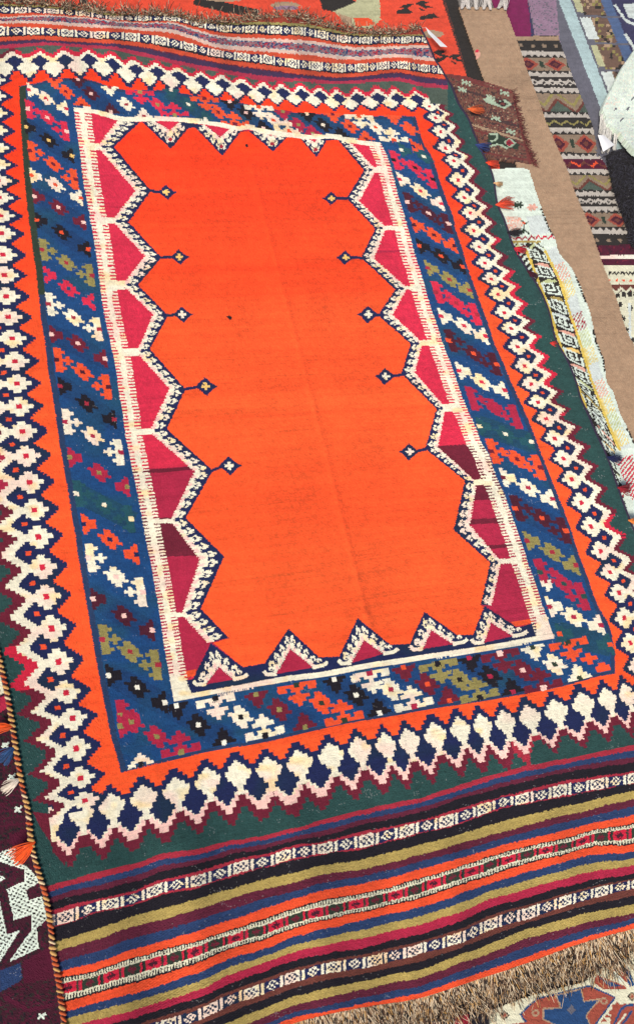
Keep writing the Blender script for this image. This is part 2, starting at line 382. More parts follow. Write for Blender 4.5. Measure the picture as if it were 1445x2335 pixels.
def zig_band(FL, side, par, s0, s1, skip=(), round_flower=True, center=RED):
    """par rows: tip, notch, cream notch, cream tip, red width, flower half width, navy centre t  (px, interpolated along)"""
    FL = np.array(FL, float); n = len(FL)
    ns = int((s1 - s0) * 150); s = np.linspace(s0, s1, ns)
    P = catmull(FL, np.clip(s, 0, n - 1))
    e0 = (FL[1] - FL[0]); e1 = FL[-1] - FL[-2]
    P += np.minimum(s, 0)[:, None] * e0 + np.maximum(s - (n - 1), 0)[:, None] * e1
    A = {'L': lambda p: -weft(p), 'R': lambda p: weft(p), 'T': lambda p: -warp(p), 'B': lambda p: warp(p)}[side](P)
    par = np.array(par, float); K = np.linspace(0, 1, len(par)); q = np.clip(s / (n - 1), 0, 1)
    tip, notch, cn, ct, red, fw, tn = [np.interp(q, K, par[:, j])[:, None] for j in range(7)]
    t = np.arange(-62, 150, .55)[None, :]
    k = np.round(s).astype(int); ds = (s - np.round(s))[:, None]
    r = np.random.default_rng(len(FL)); J = r.normal(0, 1, (n + 4, 4))
    jj = J[np.clip(k + 1, 0, n + 3)]
    KS = 6 if round_flower else 4
    KS2 = 5 if round_flower else 4
    d = np.floor(np.abs(ds) * 2 * KS + .25 * jj[:, :1]) / (KS - 1); d = np.clip(d, 0, 1)
    d2 = np.floor(np.abs(ds) * 2 * KS2 + .3 * jj[:, 1:2]) / (KS2 - 1); d2 = np.clip(d2, 0, 1)
    t_in = -(tip + (notch - tip) * d)
    t_c = cn + (ct - cn) * d2
    t_r = t_c + red * (1 + .12 * jj[:, 2:3])
    thick = np.interp(q, K, par[:, 3] - par[:, 6])[:, None] * (.34 if side in 'TB' else .46)
    t_z = (cn - thick) + (ct - cn) * d
    redlab = np.full((ns, 1), MAROON)
    yy = P[:, 1:2]; xx = P[:, 0:1]
    if side == 'L': redlab = np.where((yy > 1460) & (yy < 1560), RED, np.where((yy > 1000) & (yy < 1130), CRIM2, MAROON))
    if side == 'R': redlab = np.where((yy > 540) & (yy < 950) | ((yy > 1180) & (yy < 1235)), np.where(vnoise(yy / 30, yy * 0, 5) > .3, RED, MAROON), MAROON)
    if side == 'T': redlab = np.where(xx > 40, RED, MAROON)
    if side == 'B': redlab = np.where((xx > 1150) & (xx < 1215), SRED, MAROON)
    lab = np.zeros((ns, t.shape[1]), np.uint8)
    lab = np.where((t > t_in) & (t < t_r), redlab, lab)
    lab = np.where((t > t_in) & (t < t_c), CREAM, lab)
    if side == 'B': lab = np.where((t > t_in) & (t < t_c) & (t > cn - 10 + (ct - cn) * d2 * .7), PINK, lab)
    nav = np.where(vnoise(P[:, 0:1] / 70, P[:, 1:2] / 70, 3) > .55, NAVY, NAVY)
    lab = np.where((t > t_in) & (t <= 0), nav, lab)
    hp = (ct - tn) * (.62 if side in 'TB' else .50)
    hw = .42 if side in 'TB' else .37
    bi = np.clip(np.floor(np.abs(t - tn) / hp * 5), 0, 5).astype(int)
    wd = (np.array([1.0, .68, .64, .34, .20, 0.]) if side in 'TB' else np.array([1.0, .80, .62, .42, .24, 0.]))[bi]
    wd = np.where((t > 0) & (t < tn), np.maximum(wd, .26), wd) * hw
    lab = np.where((t > 0) & (t > t_in) & (t < t_c) & ((.5 - np.abs(ds)) < wd), nav, lab)
    a = np.abs(ds) / (.40 if round_flower else .42); b = np.abs(t) / fw
    if round_flower:
        i = np.floor(a * 3.5 + .5); j = np.floor(b * 3.5 + .5)
        a3 = a * 3.5; b3 = b * 3.5
        st = ((a3 < .75) & (b3 < 3.5)) | ((a3 < 2.4) & (b3 < 2.25)) | ((a3 < 3.5) & (b3 < .95))
        lab = np.where(st, CREAM, lab)
        lab = np.where((np.abs(ds) < .095) & (np.abs(t) < fw * .2), center, lab)
        dm = np.abs(np.abs(ds) - .5)
        lab = np.where((dm < .075) & (np.abs(t - tn) < fw * .19), SORG, lab)
    else:
        bi = np.clip(np.floor(b * 4.5), 0, 5).astype(int); wid = np.array([1.0, .70, .66, .34, .16, 0.])[bi]
        st = a < wid
        lab = np.where(st, CREAM, lab)
        lab = np.where((np.abs(ds) < .105) & (t > 0) & (t < cn), CREAM, lab)
    x = P[:, :1] + A[:, :1] * t; y = P[:, 1:] + A[:, 1:] * t
    RP.put(x, y, lab)

zig_band(TFL, 'T', [(32, 6, 24, 37, 9, 19, 15), (30, 5, 22, 36, 9, 17, 14), (19, 4, 18, 33, 8, 12, 13), (19, 4, 17, 32, 8, 11, 12)], -1.5, 19.1, round_flower=False)
RP.poly([(74, 1850), (112, 1856), (122, 1880), (134, 1925), (146, 1956), (150, 1975), (128, 1950), (112, 1915), (96, 1892)], MAROON)
zig_band(BFL, 'B', [(47, 17, 52, 90, 25, 25, 36), (47, 17, 50, 88, 24, 25, 36), (44, 15, 42, 74, 20, 22, 31)], -1.05, 22, round_flower=False)
zig_band(LFL, 'L', [(46, 20, 48, 88, 26, 32, 27), (55, 22, 48, 88, 27, 33, 27), (57, 22, 48, 88, 28, 33, 27)], .55, 32.4)
zig_band(RFL, 'R', [(28, 10, 22, 38, 10, 18, 13), (31, 12, 26, 46, 12, 20, 16), (34, 12, 30, 56, 14, 22, 19), (34, 12, 30, 54, 15, 21, 19)], -.3, 31)

# ---- blue flower border
BL = [(46, 197), (48, 250), (52, 311), (56, 380), (62, 449), (69, 505), (76, 560), (84, 615), (90, 671), (95, 726), (104, 781), (112, 849), (122, 905), (130, 960), (138, 1015), (148, 1071), (158, 1126), (166, 1181), (172, 1210),
      (179, 1263), (191, 1332), (201, 1388), (210, 1443), (222, 1512), (235, 1582), (244, 1625), (255, 1680), (266, 1716), (277, 1760)]
BB = [(277, 1760), (400, 1731), (486, 1712), (608, 1691), (711, 1667), (798, 1648), (900, 1631), (988, 1615), (1127, 1594), (1265, 1568), (1350, 1545), (1401, 1535)]
BR = [(946, 266), (955, 299), (966, 332), (981, 355), (992, 382), (1003, 418), (1017, 457), (1031, 493), (1039, 529), (1053, 570), (1063, 606), (1079, 650), (1096, 697), (1111, 738), (1126, 785), (1143, 821), (1162, 868), (1181, 910),
      (1201, 954), (1220, 1002), (1244, 1065), (1264, 1115), (1280, 1154), (1300, 1209), (1316, 1259), (1336, 1312), (1350, 1353), (1363, 1386), (1380, 1414), (1391, 1441), (1399, 1488), (1401, 1535)]
BT = [(46, 197), (83, 190), (125, 180), (166, 179), (208, 183), (249, 197), (291, 205), (346, 205), (400, 207), (413, 212), (468, 222), (524, 230), (579, 240), (635, 251), (690, 258), (743, 260), (798, 263), (854, 265), (909, 264), (946, 266)]
RP.zone = 4
RP.poly(np.vstack([resample(BT, 4)[0], resample(BR, 4)[0], resample(BB, 4)[0][::-1], resample(BL, 4)[0][::-1]]), BLUE)
for ln, w in ((BL, 13), (BR, 9), (BT, 5), (BB, 7)):
    ln = np.array(ln, float)
    off = {13: (6, 0), 9: (-4, 0), 5: (0, 3), 7: (0, -3)}[w]
    RP.line(ln + off, w, GUARD)
RP.line(np.array(BL[:9], float) + (6, 0), 15, DKGREEN)

FULL = ["..##...", "..###..", "######.", ".##o##.", ".######", "..###..", "...##.."]
HLEFT = ["#...", "##..", "####", "o###", "####", "##..", "#..."]
ELEFT = ["##...", "###..", "##...", "##.#.", "o####", "##.#.", "##...", "###..", "##..."]
HTOP = ["###o###", ".#####.", "..###..", "..###..", "...#..."]
ETOP = ["####o####", "##.###.##", "....#....", "..#####..", "...###...", "....#...."]
hf = lambda r: [x.ljust(max(map(len, r)), '.')[::-1] for x in r]
vf = lambda r: r[::-1]
def motif(p, rows, c, cc, sk=.28, kx=1.0, ky=1.0, anchor=None):
    p = np.array(p, float)
    ex = weft(p) * (5.6 + p[1] / 1600 * 2.6) * kx; ex = ex + np.array([0, sk * np.hypot(*ex)])
    ey = warp(p) * (3.7 + p[1] / 1600 * 3.3) * ky
    w, h = max(map(len, rows)), len(rows)
    k = np.hypot(*ex) / 5.4
    if anchor == 'l': p = p + ex * w / 2 - ex / np.hypot(*ex) * 10 * k ** .5
    if anchor == 'r': p = p - ex * w / 2 + ex / np.hypot(*ex) * 10 * k ** .5
    if anchor == 't': p = p + ey * h / 2 - ey / np.hypot(*ey) * 11 * k ** .5
    if anchor == 'b': p = p - ey * h / 2 + ey / np.hypot(*ey) * 10 * k ** .5
    RP.bitmap(p[0], p[1], ex, ey, rows, {'#': c, 'o': cc})
    for jr, rw in enumerate(rows):
        if 'o' in rw and c != cc:
            q = p + ex * (rw.index('o') + .5 - w / 2) + ey * (jr + .5 - h / 2)
            RP.bitmap(q[0], q[1], ex * 1.35, ey * 1.45, ['#'], {'#': cc})
def strips(lst, ax):
    for c, cc, big, a, b, e in lst:
        if a and e and c in (BLACK, DMAR, TEAL, MAROON):
            a2, e2 = np.array(a, float), np.array(e, float); v = e2 - a2
            lab = {BLACK: DBLUE, DMAR: DBLUE, TEAL: TEAL2, MAROON: DBLUE}[c]
            n_ = np.array([-v[1], v[0]]) / np.hypot(*v) * (14 + a2[1] / 130)
            P_ = [a2 - n_ - v * .12, e2 - n_ + v * .12, e2 + n_ + v * .12, a2 + n_ - v * .12]
            RP.poly(P_, lab, mask=(BLUE,))
    for c, cc, big, a, b, e in lst:
        if ax == 'v':
            h = ELEFT if big else HLEFT
            kx, ky = (1.22, 1.14) if big else (1.06, 1.08)
            if a: motif(a, h, c, cc, .12, kx, ky, 'l')
            if b: motif(b, FULL, c, cc, .24, 1.03, 1.0)
            if e: motif(e, hf(h), c, cc, .12, kx, ky, 'r')
        else:
            h = ETOP if big else HTOP
            if a: motif(a, h, c, cc, -.04, *((1.2, 1.25) if big else (.94, 1.06)), 't')
            if b: motif(b, FULL, c, cc, .10, .96, 1.06)
            if e: motif(e, vf(h), c, cc, -.04, *((1.2, 1.25) if big else (.94, 1.06)), 'b')
GL = TEAL
strips([(CREAM, RED, 0, (74, 206), (105, 224), (144, 246)), (CRIM, PINK, 1, (71, 250), (109, 268), (145, 298)), (BLACK, YELL, 0, (68, 291), (112, 320), (157, 354)),
        (SORG, MAROON, 1, (77, 345), (122, 374), (166, 408)), (CREAM, SORG, 0, (80, 401), (127, 421), (177, 450)), (MAROON, PINK, 0, (87, 449), (134, 473), (184, 506)),
        (BLACK, SORG, 0, (93, 503), (141, 530), (194, 567)), (OLIVE, SRED, 1, (104, 570), (152, 599), (202, 627)), (CRIM, BLUE, 0, (112, 627), (157, 658), (205, 688)),
        (CREAM, SRED, 1, (119, 694), (168, 724), (219, 750)), (MAROON, PINK, 0, (126, 763), (178, 783), (232, 817)), (SORG, DMAR, 1, (138, 821), (189, 848), (240, 882)),
        (BLACK, SRED, 0, (146, 881), (198, 920), (253, 956)), (CREAM, CRIM2, 1, (157, 962), (212, 994), (268, 1031)), (CRIM2, OLIVE, 0, (168, 1043), (227, 1078), (283, 1110)),
        (GL, CREAM, 1, (183, 1126), (238, 1151), (292, 1183)), (SORG, NAVY, 0, (200, 1195), (251, 1230), (304, 1264)), (CREAM, PINK, 1, (211, 1272), (265, 1315), (318, 1350)),
        (DMAR, PINK, 0, (221, 1366), (283, 1404), (339, 1437)), (OLIVE, SRED, 1, (242, 1458), (297, 1486), (352, 1516)), (BLACK, WHITE, 0, (256, 1540), (313, 1567), (368, 1602)),
        (CRIM2, OLIVE, 1, (282, 1632), (358, 1680), None)], 'v')
strips([(CRIM2, OLIVE, 0, (283, 1655), (300, 1646), None)], 'v')
motif((320, 1732), ["...#...", "..###..", ".#####.", "##.o.##"], CREAM, BLACK, -.05)
strips([(BLACK, WHITE, 0, (404, 1618), (453, 1653), (510, 1685)), (CREAM, BLACK, 1, (493, 1604), (549, 1635), (603, 1668)), (MAROON, OLIVE, 0, (586, 1592), (637, 1618), (694, 1650)),
        (SORG, DKGREEN, 1, (678, 1573), (733, 1603), (783, 1634)), (BLACK, WHITE, 0, (764, 1558), (812, 1585), (863, 1618)), (CREAM, CRIM2, 1, (845, 1545), (891, 1572), (942, 1602)),
        (MAROON, SORG, 0, (922, 1532), (974, 1560), (1022, 1590)), (OLIVE, BLACK, 1, (1000, 1523), (1048, 1550), (1091, 1582)), (BLACK, CRIM2, 0, (1072, 1510), (1117, 1542), (1167, 1570)),
        (MAROON, PINK, 1, (1142, 1500), (1191, 1528), (1236, 1560)), (CREAM, DKGREEN, 0, (1216, 1485), (1264, 1515), (1318, 1538)), (SORG, DKGREEN, 1, (1297, 1474), None, None),
        (CRIM2, OLIVE, 1, None, None, (412, 1706))], 'h')
motif((1342, 1502), [".#.", "###", ".#."], SORG, SORG, 0, 1.5, 1.3); motif((1373, 1521), [".##.", "####", "####"], SORG, SORG, 0)
strips([(SORG, NAVY, 0, (948, 334), None, None), (GL, CREAM, 0, (922, 343), (966, 357), None), (CRIM, BLACK, 1, (905, 366), (945, 382), (978, 407)), (CREAM, CRIM, 0, (918, 410), (958, 435), (998, 463)),
        (DMAR, PINK, 1, (936, 462), (976, 486), (1014, 509)), (SORG, DMAR, 0, (951, 514), (989, 536), (1027, 559)), (BLACK, SORG, 0, (963, 562), (1005, 584), (1046, 607)),
        (OLIVE, SRED, 0, (982, 612), (1024, 637), (1062, 661)), (CRIM, SRED, 1, (1001, 667), (1040, 691), (1079, 716)), (CREAM, CRIM, 0, (1013, 722), (1057, 743), (1098, 766)),
        (DMAR, SORG, 1, (1031, 777), (1079, 806), (1123, 830)), (CREAM, CRIM, 0, (1054, 846), (1098, 871), (1142, 889)), (CRIM2, CRIM2, 1, (1079, 909), (1126, 929), (1170, 950)),
        (GL, CREAM, 0, (1100, 972), (1152, 990), (1203, 1007)), (SORG, MAROON, 1, (1127, 1029), (1178, 1047), (1223, 1066)), (CREAM, CRIM2, 0, (1155, 1089), (1203, 1112), (1251, 1137)),
        (DMAR, SORG, 1, (1182, 1159), (1235, 1181), (1281, 1210)), (OLIVE, SRED, 0, (1209, 1233), (1258, 1259), (1303, 1289)), (CRIM2, GREEN, 1, (1238, 1305), (1284, 1331), (1322, 1360)),
        (CREAM, CRIM2, 0, (1260, 1383), (1307, 1407), (1361, 1426)), (GL, SORG, 0, (1283, 1445), None, (1382, 1470))], 'v')
motif((1246, 1336), ["#.#", "###", ".##", ".#."], CREAM, CREAM, 0)
strips([(SORG, MAROON, 0, (125, 191), (151, 209), (186, 232)), (DMAR, PINK, 0, (180, 190), (208, 213), (252, 248)), (CREAM, SRED, 0, (252, 208), (288, 238), (327, 259)),
        (CRIM, OLIVE, 1, (321, 219), (360, 239), (397, 253)), (GL, CREAM, 0, (392, 214), (430, 238), (468, 264)), (SORG, MAROON, 1, (468, 234), (497, 255), (534, 275)),
        (BLACK, PINK, 0, (526, 240), (561, 257), (598, 286)), (CREAM, SORG, 1, (592, 253), (623, 273), (656, 291)), (CRIM2, OLIVE, 0, (647, 263), (680, 284), (711, 297)),
        (BLACK, CREAM, 0, (702, 268), (737, 285), (774, 302)), (SORG, MAROON, 0, (761, 269), (798, 288), (833, 310)), (CREAM, SORG, 1, (820, 274), (856, 290), (895, 311)),
        (SORG, SORG, 0, (898, 273), (933, 293), None)], 'h')

# ---- white frame, crimson points, hooked zigzag, field
WL = [(169, 245), (176, 300), (182, 341), (190, 407), (204, 485), (215, 548), (225, 618), (235, 697), (250, 771), (264, 835), (271, 890), (281, 946), (284, 977), (294, 1029), (308, 1098), (321, 1162), (333, 1231),
      (346, 1292), (354, 1340), (360, 1371), (368, 1425), (376, 1480), (386, 1535), (397, 1600)]
WRR = [(866, 325), (884, 361), (898, 411), (913, 466), (930, 521), (944, 577), (962, 632), (979, 692), (998, 749), (1012, 791), (1028, 832), (1044, 879), (1060, 923), (1078, 962), (1098, 1012), (1113, 1036), (1129, 1083),
       (1146, 1120), (1160, 1158), (1174, 1197), (1193, 1250), (1207, 1297), (1223, 1338), (1238, 1388), (1262, 1455)]
WT = [(169, 244), (199, 245), (241, 256), (277, 266), (332, 267), (385, 266), (441, 271), (496, 278), (540, 288), (565, 285), (607, 295), (662, 303), (715, 307), (757, 306), (798, 315), (840, 322), (866, 325)]
WB = [(397, 1600), (506, 1581), (589, 1566), (658, 1553), (740, 1543), (833, 1525), (927, 1511), (1020, 1497), (1114, 1483), (1222, 1463), (1262, 1456)]
RP.zone = 5
RP.poly(np.vstack([resample(WT, 4)[0], resample(WRR, 4)[0], resample(WB, 4)[0][::-1], resample(WL, 4)[0][::-1]]), CRIM)
# darker dye lots of the lower points
LM = (CRIM, CRIM2)
RP.poly([(280, 1073), (440, 1062), (560, 1250), (560, 1276), (330, 1284)], CRIM2, mask=LM)
RP.poly([(300, 1180), (500, 1180), (500, 1265), (300, 1272)], MAROON, mask=LM)
RP.poly([(280, 1075), (460, 1062), (460, 1070), (280, 1084)], MAROON, mask=LM)
RP.poly([(300, 1205), (500, 1198), (500, 1222), (300, 1232)], CRIM2, mask=LM)
RP.poly([(330, 1284), (560, 1270), (560, 1480), (330, 1600)], CRIM2, mask=LM)
RP.poly([(990, 1018), (1110, 1010), (1180, 1140), (1060, 1140)], MAROON, mask=LM)
RP.poly([(1040, 1136), (1190, 1130), (1300, 1460), (1000, 1460)], CRIM2, mask=LM)
RP.poly([(1050, 1185), (1190, 1178), (1190, 1190), (1050, 1197)], MAROON, mask=LM)
RP.poly([(1090, 1245), (1190, 1238), (1190, 1246), (1090, 1254)], MAROON, mask=LM)
RP.poly([(850, 572), (950, 569), (950, 573), (850, 577)], CRIM2, mask=LM)
RP.poly([(420, 1530), (448, 1526), (448, 1542), (420, 1546)], SORG, mask=LM)
RP.poly([(1165, 1418), (1215, 1410), (1215, 1420), (1172, 1430)], SORG, mask=LM)

FLx = [(318, 279), (260, 335), (344, 435), (293, 507), (368, 587), (315, 650), (383, 719), (342, 796), (423, 888), (380, 978), (485, 1073), (423, 1181), (511, 1269), (458, 1388), (521, 1455)]
GLx = [(268, 274), (222, 334), (309, 435), (255, 503), (330, 583), (280, 650), (349, 717), (312, 803), (386, 886), (341, 984), (443, 1075), (388, 1188), (455, 1276), (414, 1402), (473, 1466)]
FRx = [(770, 319), (830, 388), (790, 452), (855, 521), (823, 588), (901, 660), (862, 719), (936, 784), (915, 852), (995, 932), (969, 1023), (1060, 1096), (1034, 1208), (1117, 1283), (1095, 1379)]
GRx = [(796, 321), (857, 387), (819, 459), (880, 519), (852, 590), (928, 656), (895, 718), (963, 782), (945, 849), (1015, 930), (998, 1019), (1086, 1100), (1071, 1197), (1142, 1281), (1120, 1380)]
FTop = [(770, 319), (745, 320), (722, 358), (679, 310), (657, 310), (623, 345), (568, 299), (549, 300), (507, 355), (446, 291), (430, 292), (390, 339), (327, 280), (318, 279)]
FBot = [(521, 1455), (487, 1466), (553, 1521), (603, 1513), (658, 1434), (727, 1499), (773, 1497), (815, 1410), (889, 1470), (934, 1468), (967, 1395), (1041, 1448), (1078, 1448), (1104, 1384), (1095, 1379)]
# navy footing above the lower white bar
RP.poly([(440, 1548), (481, 1466), (553, 1521), (603, 1513), (658, 1434), (727, 1499), (773, 1497), (815, 1410), (889, 1470), (934, 1468), (967, 1395), (1041, 1448), (1078, 1448), (1104, 1382), (1178, 1432), (1216, 1420),
         (1232, 1458), (1114, 1478), (927, 1504), (740, 1538), (589, 1560), (420, 1586), (420, 1552)], NAVY)
RP.poly([(300, 283), (327, 279), (390, 274), (540, 296), (660, 308), (770, 316), (780, 324), (745, 330), (722, 358), (679, 316), (657, 316), (623, 345), (568, 305), (549, 306), (507, 355), (446, 297), (430, 297), (390, 339), (327, 286)], NAVY)
for tri in ([(499, 1521), (470, 1560), (532, 1549)], [(662, 1480), (630, 1537), (713, 1522)], [(830, 1460), (800, 1512), (874, 1491)], [(983, 1437), (963, 1480), (1032, 1469)], [(1119, 1420), (1103, 1465), (1168, 1451)]):
    RP.poly(tri, CRIM2)
for tri in ([(351, 274), (410, 278), (388, 297)], [(466, 283), (527, 291), (502, 313)], [(594, 298), (635, 303), (618, 310)], [(690, 310), (727, 314), (717, 324)]):
    RP.poly(tri, CRIM)
RP.zone = 6
RP.poly(np.vstack([FLx, FBot[1:], np.array(FRx)[::-1], FTop[1:]]), ORANGE)
RP.zone = 5
HOOK = ["...CC...", "..CCCCC.", ".CCC.CC.", ".CC.....", "..CCCC..", "CCCCCC.."]
HB = np.array([[1 if c == 'C' else 0 for c in r] for r in HOOK])
def hook(rev=False, per=20.0, hw=CREAM):
    def f(s, d, q):
        Ltot = s.max() if s.size else 1
        n = max(1, round(Ltot / per))
        t = (s / (Ltot + 1e-6) * n)
        t = t - np.floor(t)
        if rev: t = 1 - t
        jit = .03 * np.sin(s * 1.3)
        dd = d + jit
        i = np.clip(((dd - .18) / .56 * 6).astype(int), 0, 5); j = np.clip((t * 8).astype(int), 0, 7)
        lab = np.where(HB[i, j] == 1, hw, NAVY)
        lab = np.where(dd < .17, NAVY, lab)
        lab = np.where(dd > .74, PINK, lab)
        lab = np.where((dd > .74) & (np.sin(s / 3.1) + np.sin(s / 17) * .6 > .1), hw, lab)
        # stepped outer edge
        lab = np.where((d > .94) & (np.floor(s / 3.4) % 2 == 0), 0, lab)
        return lab.astype(np.uint8)
    return f
def seg_band(F, G, per, flip=False):
    for i in range(len(F) - 1):
        RP.strip([F[i], F[i + 1]], [G[i], G[i + 1]], hook((i % 2 == 1) != flip, per(F[i][1])), smooth=False)
seg_band(FLx, GLx, lambda y: 13.5 + y / 115)
seg_band(FRx, GRx, lambda y: 9.5 + y / 90)
for F, G in (([(448, 1545), (481, 1466), (553, 1521)], [(470, 1560), (499, 1521), (532, 1549)]), ([(603, 1513), (658, 1434), (727, 1499)], [(630, 1537), (662, 1480), (713, 1522)]),
             ([(773, 1497), (815, 1410), (889, 1470)], [(800, 1512), (830, 1460), (874, 1491)]), ([(934, 1468), (967, 1395), (1041, 1448)], [(963, 1480), (983, 1437), (1032, 1469)]),
             ([(1078, 1448), (1104, 1382), (1180, 1432)], [(1103, 1465), (1119, 1420), (1168, 1451)])):
    seg_band(F, G, lambda y: 22, True)
    RP.line([G[0], (G[0][0] - 22, G[0][1] + 1), (G[0][0] - 29, G[0][1] - 7)], 8, CREAM, False); RP.line([G[2], (G[2][0] + 24, G[2][1] - 5), (G[2][0] + 33, G[2][1] - 12)], 8, CREAM, False)
    for hk in ((G[2][0] + 14, G[2][1] - 16), (G[0][0] - 12, G[0][1] - 12)): RP.blob(hk[0], hk[1], 6, 5, CREAM); RP.blob(hk[0] + 1, hk[1] + 2, 2.5, 2.2, NAVY)
for F, G in (([(327, 280), (390, 339), (430, 292)], [(351, 275), (388, 297), (408, 279)]), ([(446, 291), (507, 355), (549, 300)], [(466, 284), (502, 313), (527, 291)]),
             ([(568, 299), (623, 345), (657, 310)], [(594, 298), (618, 310), (635, 303)]), ([(679, 310), (722, 358), (745, 320)], [(690, 310), (717, 324), (727, 314)])):
    seg_band(F, G, lambda y: 17, True)
    m = (np.array(F[1]) + np.array(G[1])) / 2
    RP.bitmap(m[0], m[1], (4, .3), (0, 3.4), [".#.", "#o#", ".#."], {'#': CREAM, 'o': CRIM}); RP.blob(m[0], m[1], 5, 4.5, SRED)
# cream bridges between frame and zigzag
def bridge(p, q, w):
    RP.line([p, q], w, CREAM, False)
for (gx, gy), w in zip(GLx[1::2], (14, 13, 19, 17, 13, 9, 9)):
    RP.line([(np.interp(gy, np.array(WL)[:, 1], np.array(WL)[:, 0]) + 16, gy + 1), (gx + 5, gy)], w, CREAM, False)
for (gx, gy), w in zip(GRx[1::2], (12, 9, 8, 12, 17, 13, 11)):
    RP.line([(gx - 6, gy), (np.interp(gy, np.array(WRR)[:, 1], np.array(WRR)[:, 0]) - 16, gy - (gy - 700) * .008)], w, CREAM, False)
# frame combs and bars
def comb(per, o=.27, inn=.70, seed=1):
    rr = np.random.default_rng(seed).normal(0, 1, (2, 600))
    def f(s, d, q):
        ph = s / per + .5 * np.sin(s / 90); k = np.clip(ph.astype(int), 0, 599); t = ph - np.floor(ph)
        lo = o - .02 + .22 * (0 * t); lab = np.full(s.shape, CREAM, np.uint8)
        gap = t > .50 + .04 * rr[0, k]
        lab = np.where(gap & (d < o * (.92 + .1 * rr[1, k])), 0, lab)
        lab = np.where(gap & (d > inn + .03 * rr[0, k]), 0, lab)
        return lab
    return f
WLa = np.array(WL, float); RP.strip(WLa, WLa + weft(WLa) * 38, comb(7.4, .34, .64, seed=2))
WRa = np.array(WRR, float); RP.strip(WRa, WRa - weft(WRa) * np.linspace(31, 37, len(WRa))[:, None], comb(6.9, .34, .64, seed=3))
RP.line(np.array(WT, float) + (0, 5), 10, CREAM); RP.line(np.array(WB, float) - (0, 6), 12, CREAM)
RP.poly([(397, 1600), (386, 1540), (418, 1540), (436, 1578), (440, 1592)], CREAM); RP.poly([(1262, 1456), (1245, 1400), (1222, 1405), (1222, 1450), (1215, 1462)], CREAM)
# pendants
def pendant(cx, cy, tipx, tipy, k, yel):
    sg = 1 if cx > tipx else -1
    RP.line([(tipx - 2 * sg, tipy), ((tipx + cx) / 2, cy + (tipy - cy) * .3), (cx, cy)], 6, NAVY)
    RP.poly([(cx - 20 * k, cy), (cx - 2, cy - 18 * k), (cx + 20 * k, cy), (cx + 3 * sg, cy + 19 * k)], NAVY)
    RP.poly([(cx + 14 * sg * k, cy - 5), (cx + 25 * sg * k, cy), (cx + 14 * sg * k, cy + 6)], NAVY)
    RP.bitmap(cx, cy, (5.6 * k, 0), (.6, 5.2 * k), [".#.", "###", ".#."], {'#': yel})
RP.zone = 6
for a in ((380, 438, 344, 435, .95, YELL), (409, 586, 368, 587, .95, YELL), (416, 717, 383, 719, 1.0, CREAM), (469, 881, 423, 888, 1.15, YELL), (523, 1062, 485, 1073, 1.2, CREAM),
          (756, 452, 790, 452, .85, YELL), (788, 587, 823, 588, .9, YELL), (840, 717, 862, 719, 1.1, CREAM), (879, 858, 915, 854, 1.05, CREAM), (934, 1030, 969, 1024, 1.05, CREAM)):
    pendant(*a)
RP.poly([(516, 721), (524, 719), (530, 725), (526, 730), (520, 725)], BLACK); RP.blob(563, 332, 3, 4, BLACK)

# ---- end stripes
RP.zone = 1
def boundary(X, Y, i, amp, seed):
    P, _ = resample([(x, Y[x][i]) for x in X], 9)
    P[:, 1] += amp * 2 * (vnoise(P[:, 0] / 75 + 20, np.full(len(P), i * .30), seed) - .5) + amp * .9 * (vnoise(P[:, 0] / 24 + 20, np.full(len(P), i * .7), seed + 1) - .5)
    xs = np.linspace(X[0], X[-1], 130)
    return np.stack([xs, np.interp(xs, P[:, 0], P[:, 1])], 1)
for i, lab in enumerate(TLAB):
    A, B = boundary(TX, TY, i, 1.1, 61), boundary(TX, TY, i + 1, 1.1, 61)
    if i == 0: A[:, 1] -= 30
    f = lab
    if lab == 'P1': f = box_row(lambda q: 82 - 22 * q, .25)
    if lab == 'P2': f = box_row(lambda q: 88 - 26 * q, .05)
    if lab == 'MO': f = mottle
    RP.strip(A, B, f)
BXc = [40, 130, 400, 675, 950, 1200, 1440, 1700]
BY = {130: [2013, 2027, 2042, 2056, 2075, 2083, 2108, 2111, 2119, 2144, 2166, 2193, 2218, 2235, 2250, 2274, 2292, 2314, 2330, 2352, 2370, 2388, 2396, 2422, 2425, 2435, 2456, 2479, 2501, 2521, 2570],
      400: [1944, 1957, 1970, 1982, 2001, 2008, 2032, 2035, 2043, 2063, 2087, 2113, 2138, 2158, 2170, 2193, 2210, 2233, 2253, 2273, 2291, 2309, 2318, 2344, 2347, 2357, 2378, 2401, 2419, 2436, 2480],
      675: [1886, 1896, 1908, 1919, 1931, 1937, 1962, 1965, 1970, 1990, 2011, 2031, 2050, 2073, 2087, 2108, 2119, 2138, 2157, 2173, 2193, 2210, 2216, 2240, 2243, 2253, 2272, 2293, 2310, 2322, 2360],
      950: [1818, 1829, 1840, 1850, 1870, 1876, 1902, 1905, 1911, 1929, 1951, 1968, 1986, 2007, 2018, 2040, 2053, 2073, 2092, 2109, 2130, 2147, 2155, 2180, 2183, 2195, 2212, 2231, 2250, 2267, 2305],
      1200: [1748, 1759, 1771, 1781, 1801, 1806, 1829, 1832, 1836, 1859, 1881, 1897, 1915, 1932, 1942, 1958, 1969, 1988, 2007, 2026, 2045, 2063, 2068, 2093, 2096, 2104, 2121, 2142, 2161, 2182, 2225],
      1440: [1703, 1714, 1727, 1737, 1757, 1762, 1785, 1787, 1792, 1806, 1824, 1841, 1860, 1879, 1888, 1910, 1921, 1938, 1954, 1971, 1990, 2003, 2009, 2030, 2033, 2044, 2062, 2081, 2094, 2106, 2150]}
BY[40] = [v + (v - w) * 90 / 270 for v, w in zip(BY[130], BY[400])]
